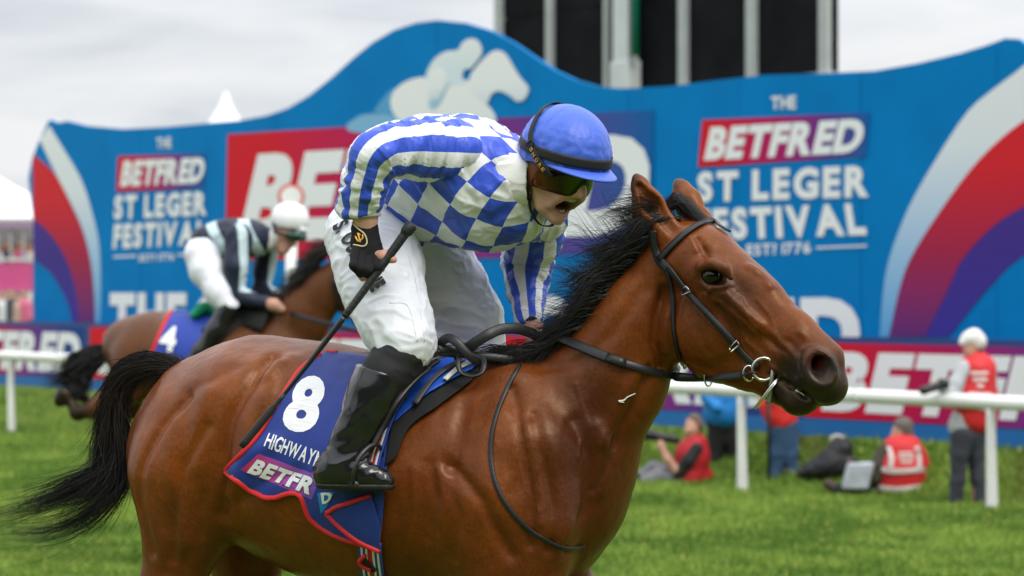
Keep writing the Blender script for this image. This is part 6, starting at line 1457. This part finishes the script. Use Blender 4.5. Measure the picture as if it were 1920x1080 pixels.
# A: sitting on the turf, camera to his eye
Y = 31.6
hd = [(1299, 795, 0, 14), (1297, 806, -.02, 13), (1293, 815, -.04, 9)]; tr = [(1293, 888, 0, 29), (1298, 855, 0, 30), (1303, 836, 0, 22)]; ua_ = [(1306, 842, -.14, 12), (1290, 865, -.20, 12), (1272, 888, -.20, 10)]; fa = [(1272, 888, -.20, 9), (1252, 862, -.20, 7.5), (1240, 838, -.16, 6.5), (1238, 830, -.14, 7)]
lg = [(1285, 902, -.08, 18), (1240, 890, -.10, 15), (1205, 905, -.12, 12)]; lg2 = [(1285, 900, .1, 18), (1225, 880, .12, 15), (1195, 902, .12, 12)]
root, B_ = person('man in dark red bib with cropped hair seated on the turf aiming a camera', Y, (1290, 912), [hd, [(1302, 820, 0, 9), (1303, 832, 0, 12)], *sets_thin([tr, ua_, lg, lg2], 3), fa, [(1290, 806, -.1, 3), (1286, 810, -.12, 2.5)]],
    [('bib', m_vest2, [[(r[0], r[1], r[2], r[3] + 3) for r in tr], [(1290, 898, 0, 34), (1312, 896, .05, 26)]]), ('sleeve', m_blk, [ua_]), ('trousers', mat('trousers_pale', (.22, .22, .24), rough=.85), [lg, lg2]), ('shoe', m_blk, [[(1200, 904, -.12, 9), (1188, 890, -.12, 8)], [(1192, 902, .12, 9), (1181, 886, .12, 8)]]), ('hair', m_hair3, [[(1302, 787, 0, 12.5), (1307, 797, 0, 12), (1308, 806, .02, 9)]], 0), ('collar', m_gsh, [[(1304, 824, 0, 10), (1308, 830, 0, 11)]], 0)])
def camera_thing(label, parts, Y, cat='camera'):
    c = empty('camera', W(parts[0][1][0][0], parts[0][1][0][1], Y), label, cat)
    for nm, rows, m in parts: solid(nm, [rows], Y, .010, m, c, 0, .01)
    return c
camera_thing('black camera held up by the seated man in the dark red bib', [('camera_body', [(1256, 822, -.12, 9), (1268, 824, -.12, 8)], m_lens), ('lens', [(1254, 822, -.12, 8), (1232, 818, -.12, 9), (1222, 816, -.12, 10)], m_lens), ('lens_hood', [(1222, 816, -.12, 10.5), (1214, 815, -.12, 11)], m_lens)], Y)
# B: standing, bright blue jacket, black trousers
Y = 32.4
root, B_ = person('person in bright blue jacket and black trousers standing behind the rail post', Y, (1352, 912), [[(1356, 648, 0, 15), (1352, 664, -.02, 12)], [(1356, 676, 0, 8), (1356, 690, 0, 14)], [(1356, 700, 0, 28), (1356, 780, 0, 30)], [(1342, 800, 0, 14), (1336, 905, 0, 9)], [(1372, 800, 0, 14), (1382, 905, 0, 9)]],
    [('jacket', m_bjk, [[(1356, 702, 0, 32), (1356, 740, 0, 36), (1357, 770, 0, 38)], [(1330, 705, -.05, 13), (1326, 745, -.1, 12), (1345, 765, -.22, 9)], [(1384, 705, .05, 13), (1392, 755, 0, 12)]]), ('trousers', m_blk, [[(1350, 785, 0, 27), (1345, 820, 0, 18), (1338, 860, 0, 14), (1333, 905, 0, 11)], [(1366, 785, 0, 25), (1372, 820, 0, 18), (1378, 860, 0, 14), (1386, 905, 0, 11)]]), ('shoe', m_blk, [[(1334, 909, 0, 8), (1324, 912, -.05, 7)], [(1386, 909, 0, 8), (1378, 912, -.05, 7)]]), ('hair', m_hair3, [[(1358, 640, .0, 15), (1363, 650, .0, 13)]], 0)])
# C: standing, red top and jeans
Y = 31.2
root, B_ = person('person in red top and blue jeans standing beyond the horse muzzle', Y, (1465, 926), [[(1470, 650, 0, 15), (1466, 666, -.02, 12)], [(1470, 680, 0, 8), (1468, 694, 0, 14)], [(1468, 705, 0, 28), (1466, 785, 0, 27)], [(1460, 800, 0, 14), (1454, 915, 0, 9)], [(1478, 800, 0, 14), (1482, 915, 0, 9)]],
    [('top', m_rtop, [[(1468, 705, 0, 30), (1466, 750, 0, 32), (1465, 782, 0, 31)], [(1440, 712, -.05, 12), (1434, 760, -.1, 11), (1438, 780, -.12, 8)], [(1494, 712, .05, 12), (1498, 765, 0, 10)]]), ('jeans', m_jean, [[(1463, 795, 0, 26), (1457, 850, 0, 17), (1452, 890, 0, 12), (1450, 918, 0, 12)], [(1474, 795, 0, 24), (1480, 850, 0, 16), (1485, 890, 0, 11), (1487, 918, 0, 11)]]), ('shoe', m_shoe, [[(1450, 924, 0, 8), (1442, 927, -.05, 7)], [(1486, 924, 0, 8), (1494, 927, -.08, 7)]]), ('hair', m_hair2, [[(1472, 641, 0, 15), (1478, 652, 0, 13)]], 0)])
v, f = tube([W(1442, 925, 31.0), W(1441, 700, 31.0)], [.018, .022], 10); o = mesh('monopod', v, f, m_lens); tagged(o, 'black camera monopod standing beside the person in jeans', 'monopod')
# D: seated steward seen from behind
Y = 29.6
tr = [(1684, 922, 0, 42), (1688, 880, 0, 44), (1692, 850, 0, 36)]; ua_ = [(1660, 846, -.05, 15), (1644, 875, -.10, 15), (1640, 895, -.12, 13), (1618, 878, -.14, 9), (1600, 866, -.14, 7)]
lg = [(1668, 930, -.05, 20), (1610, 925, -.10, 16), (1565, 918, -.12, 12)]
root, B_ = person('grey haired man in red reflective bib sitting on the turf', Y, (1680, 944), [[(1690, 806, 0, 17), (1684, 818, 0, 14)], [(1688, 828, 0, 10), (1690, 842, 0, 16)], *sets_thin([tr, ua_, lg], 3), [(1604, 868, -.14, 6), (1594, 864, -.14, 6)], [(1676, 812, -.02, 3), (1671, 815, -.02, 2.5)]],
    [('bib', m_vest, [[(r[0], r[1], r[2], r[3] + 3) for r in tr], [(1668, 932, 0, 34), (1704, 932, 0, 34)], [(1722, 850, .02, 14), (1728, 868, .02, 14)]]), ('sleeve', m_olive, [ua_]), ('trousers', m_blk, [lg, [(1680, 932, .1, 20), (1620, 928, .12, 16)]]), ('shoe', m_shoe, [[(1568, 918, -.12, 10), (1554, 908, -.12, 10)]]), ('hair', m_hair2, [[(1694, 800, 0, 19), (1698, 814, 0, 16)]], 0)])
stripes_on(B_['bib'], [[(1648, 878), (1680, 884), (1732, 880)], [(1640, 912), (1680, 918), (1730, 912)], [(1668, 838), (1672, 858), (1670, 880)], [(1718, 838), (1722, 858), (1722, 880)]], .055, m_silver, root)
stripes_on(B_['bib'], [[(1686, 850), (1712, 850)], [(1684, 858), (1714, 858)], [(1688, 867), (1710, 867)]], .03, mat('vest_print', (.7, .55, .52), rough=.5), root, 'print')
# E: standing photographer in white cap
Y = 27.9
tr = [(1822, 785, 0, 30), (1826, 740, 0, 36), (1832, 695, 0, 33)]; ua_ = [(1806, 690, -.10, 15), (1792, 720, -.16, 14), (1786, 742, -.2, 12), (1770, 728, -.24, 9), (1758, 724, -.26, 7)]
root, B_ = person('man in white flat cap and red reflective bib standing with a long lens', Y, (1812, 955), [[(1824, 645, 0, 16), (1818, 660, -.02, 12)], [(1826, 668, 0, 10), (1830, 682, 0, 16)], *sets_thin([tr, ua_], 3), [(1760, 724, -.26, 7), (1750, 720, -.26, 6)], [(1800, 815, -.05, 15), (1795, 945, -.05, 9)], [(1826, 815, .05, 15), (1832, 945, .05, 9)], [(1811, 650, -.04, 3.5), (1806, 654, -.04, 2.5)]],
    [('bib', m_vest, [[(r[0], r[1], r[2], r[3] + 3) for r in tr], [(1846, 790, 0, 22), (1850, 740, .05, 22)], [(1852, 705, .1, 16)] * 2]), ('sleeve', m_gsh, [ua_, [(1856, 700, .12, 13), (1866, 740, .1, 11)]]), ('shirt_hem', m_gsh, [[(1812, 790, 0, 30), (1806, 800, 0, 28)]]), ('trousers', m_trs, [[(1806, 815, -.03, 25), (1799, 850, -.05, 17), (1795, 900, -.05, 14), (1792, 945, -.05, 12)], [(1824, 815, .03, 24), (1829, 850, .05, 16), (1833, 900, .05, 13), (1836, 945, .05, 12)]]), ('shoe', m_blk, [[(1793, 950, -.05, 9), (1780, 954, -.1, 8)], [(1834, 950, .05, 9), (1822, 954, .0, 8)]]), ('cap', mat('cap_offwhite', (.72, .71, .68), rough=.7), [[(1826, 634, 0, 19), (1832, 640, 0, 18)], [(1812, 636, -.03, 13), (1804, 642, -.05, 7)]], 0), ('hair', m_hair2, [[(1836, 655, 0, 11)] * 2], 0)])
stripes_on(B_['bib'], [[(1800, 752), (1830, 762), (1866, 768)], [(1806, 678), (1808, 715), (1800, 752)]], .05, m_silver, root)
stripes_on(B_['bib'], [[(1820, 700), (1852, 700)], [(1824, 712), (1850, 712)], [(1832, 724), (1844, 724)], [(1816, 738), (1858, 740)], [(1818, 746), (1858, 748)]], .035, MATS['vest_print'], root, 'print')
camera_thing('long black camera lens held by the man in the white cap', [('camera_body', [(1772, 720, -.30, 9), (1766, 718, -.30, 9)], m_lens), ('lens', [(1768, 720, -.30, 8), (1745, 728, -.32, 8), (1732, 732, -.34, 9)], m_lens)], Y)
# bags
Y = 30.6; BAG = empty('camera_bag', W(1550, 890, Y), 'black camera bag with pale handle lying on the turf between the photographers', 'bag')
solid('bag_body', [[(1520, 880, 0, 16), (1555, 872, 0, 24), (1585, 872, 0, 24)], [(1560, 856, 0, 20), (1580, 842, 0, 20)], [(1500, 888, 0, 8), (1520, 880, 0, 14)]], Y, .016, mat('bag_black', (.014, .014, .017), rough=.6, vary=.2, vscale=14), BAG, .012, .05)
v, f = tube([W(1570 + 12 * math.cos(a), 826 - 9 * math.sin(a), Y) for a in np.linspace(0, math.pi, 12)], .018, 8); mesh('handle', v, f, mat('handle_pale', (.5, .5, .5), rough=.5), BAG)
Y = 29.4; BX = empty('press_bag', W(1600, 918, Y), 'small pale grey printed bag beside the grey haired seated man', 'bag')
c0 = W(1578, 918, Y); V, Fc = box(c0 + A(0, -.05, 0), c0 + A(.27, .12, .28)); V[4:, 0] += .07; bevel(mesh('bag_body', V, Fc, mat('bag_pale', (.42, .45, .50), rough=.7, vary=.25, vscale=9), BX, smooth=False), .03, 3)
v, f = tube([W(1596 + 16 * math.cos(a), 872 - 10 * math.sin(a), Y) for a in np.linspace(0, math.pi, 12)], .012, 8); mesh('handle', v, f, m_lens, BX)

# ------------------------------------------------------------------ stand and spectators past the sign's left end
Ys = 80.; m_steel = mat('stand_steel', (.38, .38, .40), rough=.6)
STAND = empty('spectator_stand', (*W(0, 590, Ys)[:2], .2), 'low spectator stand with pink banner beneath the white marquee roof', 'stand')
def wbox(name, px0, px1, py0, py1, Y, dep, m, parent): a, b_ = W(px0, py1, Y), W(px1, py0, Y); v, f = box((a[0], Y, a[2]), (b_[0], Y + dep, b_[2])); return mesh(name, v, f, m, parent, smooth=False)
wbox('banner', -160, 72, 492, 546, Ys, .08, mat('banner_pink', (.50, .07, .20), rough=.6, vary=.1, vscale=1), STAND); wbox('deck', -160, 80, 546, 556, Ys - .3, 3.2, m_steel, STAND); wbox('base_panel', -160, 66, 575, 606, Ys - 1.2, .1, mat('panel_blue', (.02, .22, .50), rough=.6), STAND)
for x in range(-150, 80, 24): wbox('post', x, x + 3.5, 420, 575, Ys + .4, .06, m_steel, STAND)
wbox('beam', -160, 78, 414, 428, Ys + .3, .3, mat('beam_mauve', (.30, .20, .30), rough=.6), STAND); wbox('handrail', -160, 72, 484, 489, Ys - .05, .05, m_stl2, STAND)
wbox('back_wall', -160, 84, 425, 560, Ys + 3.0, .1, mat('stand_dark', (.16, .15, .15), rough=.9, vary=.4, vscale=2), STAND)
wbox('fence_panel', -160, 60, 548, 590, Ys - 1.3, .04, mat('fence_white', (.66, .66, .68), rough=.6), STAND)
r = np.random.default_rng(70); pal = [(.6, .6, .62), (.05, .05, .07), (.45, .30, .25), (.55, .12, .22), (.20, .25, .4), (.65, .55, .45)]
for i, (x, y) in enumerate([(2, 470), (14, 466), (27, 472), (38, 465), (50, 470), (58, 468), (6, 560), (20, 556), (33, 562), (47, 558), (-8, 560)]):
    dz = 1.0 if y < 500 else -2.0; Yp = Ys + dz; c = pal[i % 6]; root = empty('person', W(x, y + 50, Yp), f"spectator in {['pale grey', 'black', 'brown', 'crimson', 'dull blue', 'tan'][i % 6]} coat {'on the upper deck above' if y < 500 else 'at ground level below'} the pink banner", 'person', 'spectators in the far stand')
    solid('body', [[(x, y - 6, 0, 7), (x - .5, y - 1, 0, 5.5)], [(x, y + 6, 0, 4), (x, y + 12, 0, 9)], [(x, y + 14, 0, 11), (x, y + 45, 0, 9)], [(x - 5, y + 50, 0, 5), (x - 5, y + 108, 0, 4)], [(x + 5, y + 50, 0, 5), (x + 5, y + 108, 0, 4)]], Yp, .05, m_sk2, root)
    solid('jacket', [[(x, y + 15, 0, 13), (x, y + 45, 0, 11)], [(x - 10, y + 16, 0, 5), (x - 12, y + 40, -.1, 4)], [(x + 10, y + 16, 0, 5), (x + 12, y + 40, -.1, 4)]], Yp, .05, mat(f'coat_{i % 6}', c, rough=.8), root); solid('hair', [[(x + 1, y - 9, .03, 7)] * 2], Yp, .04, [m_hair2, m_hair3, m_blk][i % 3], root)
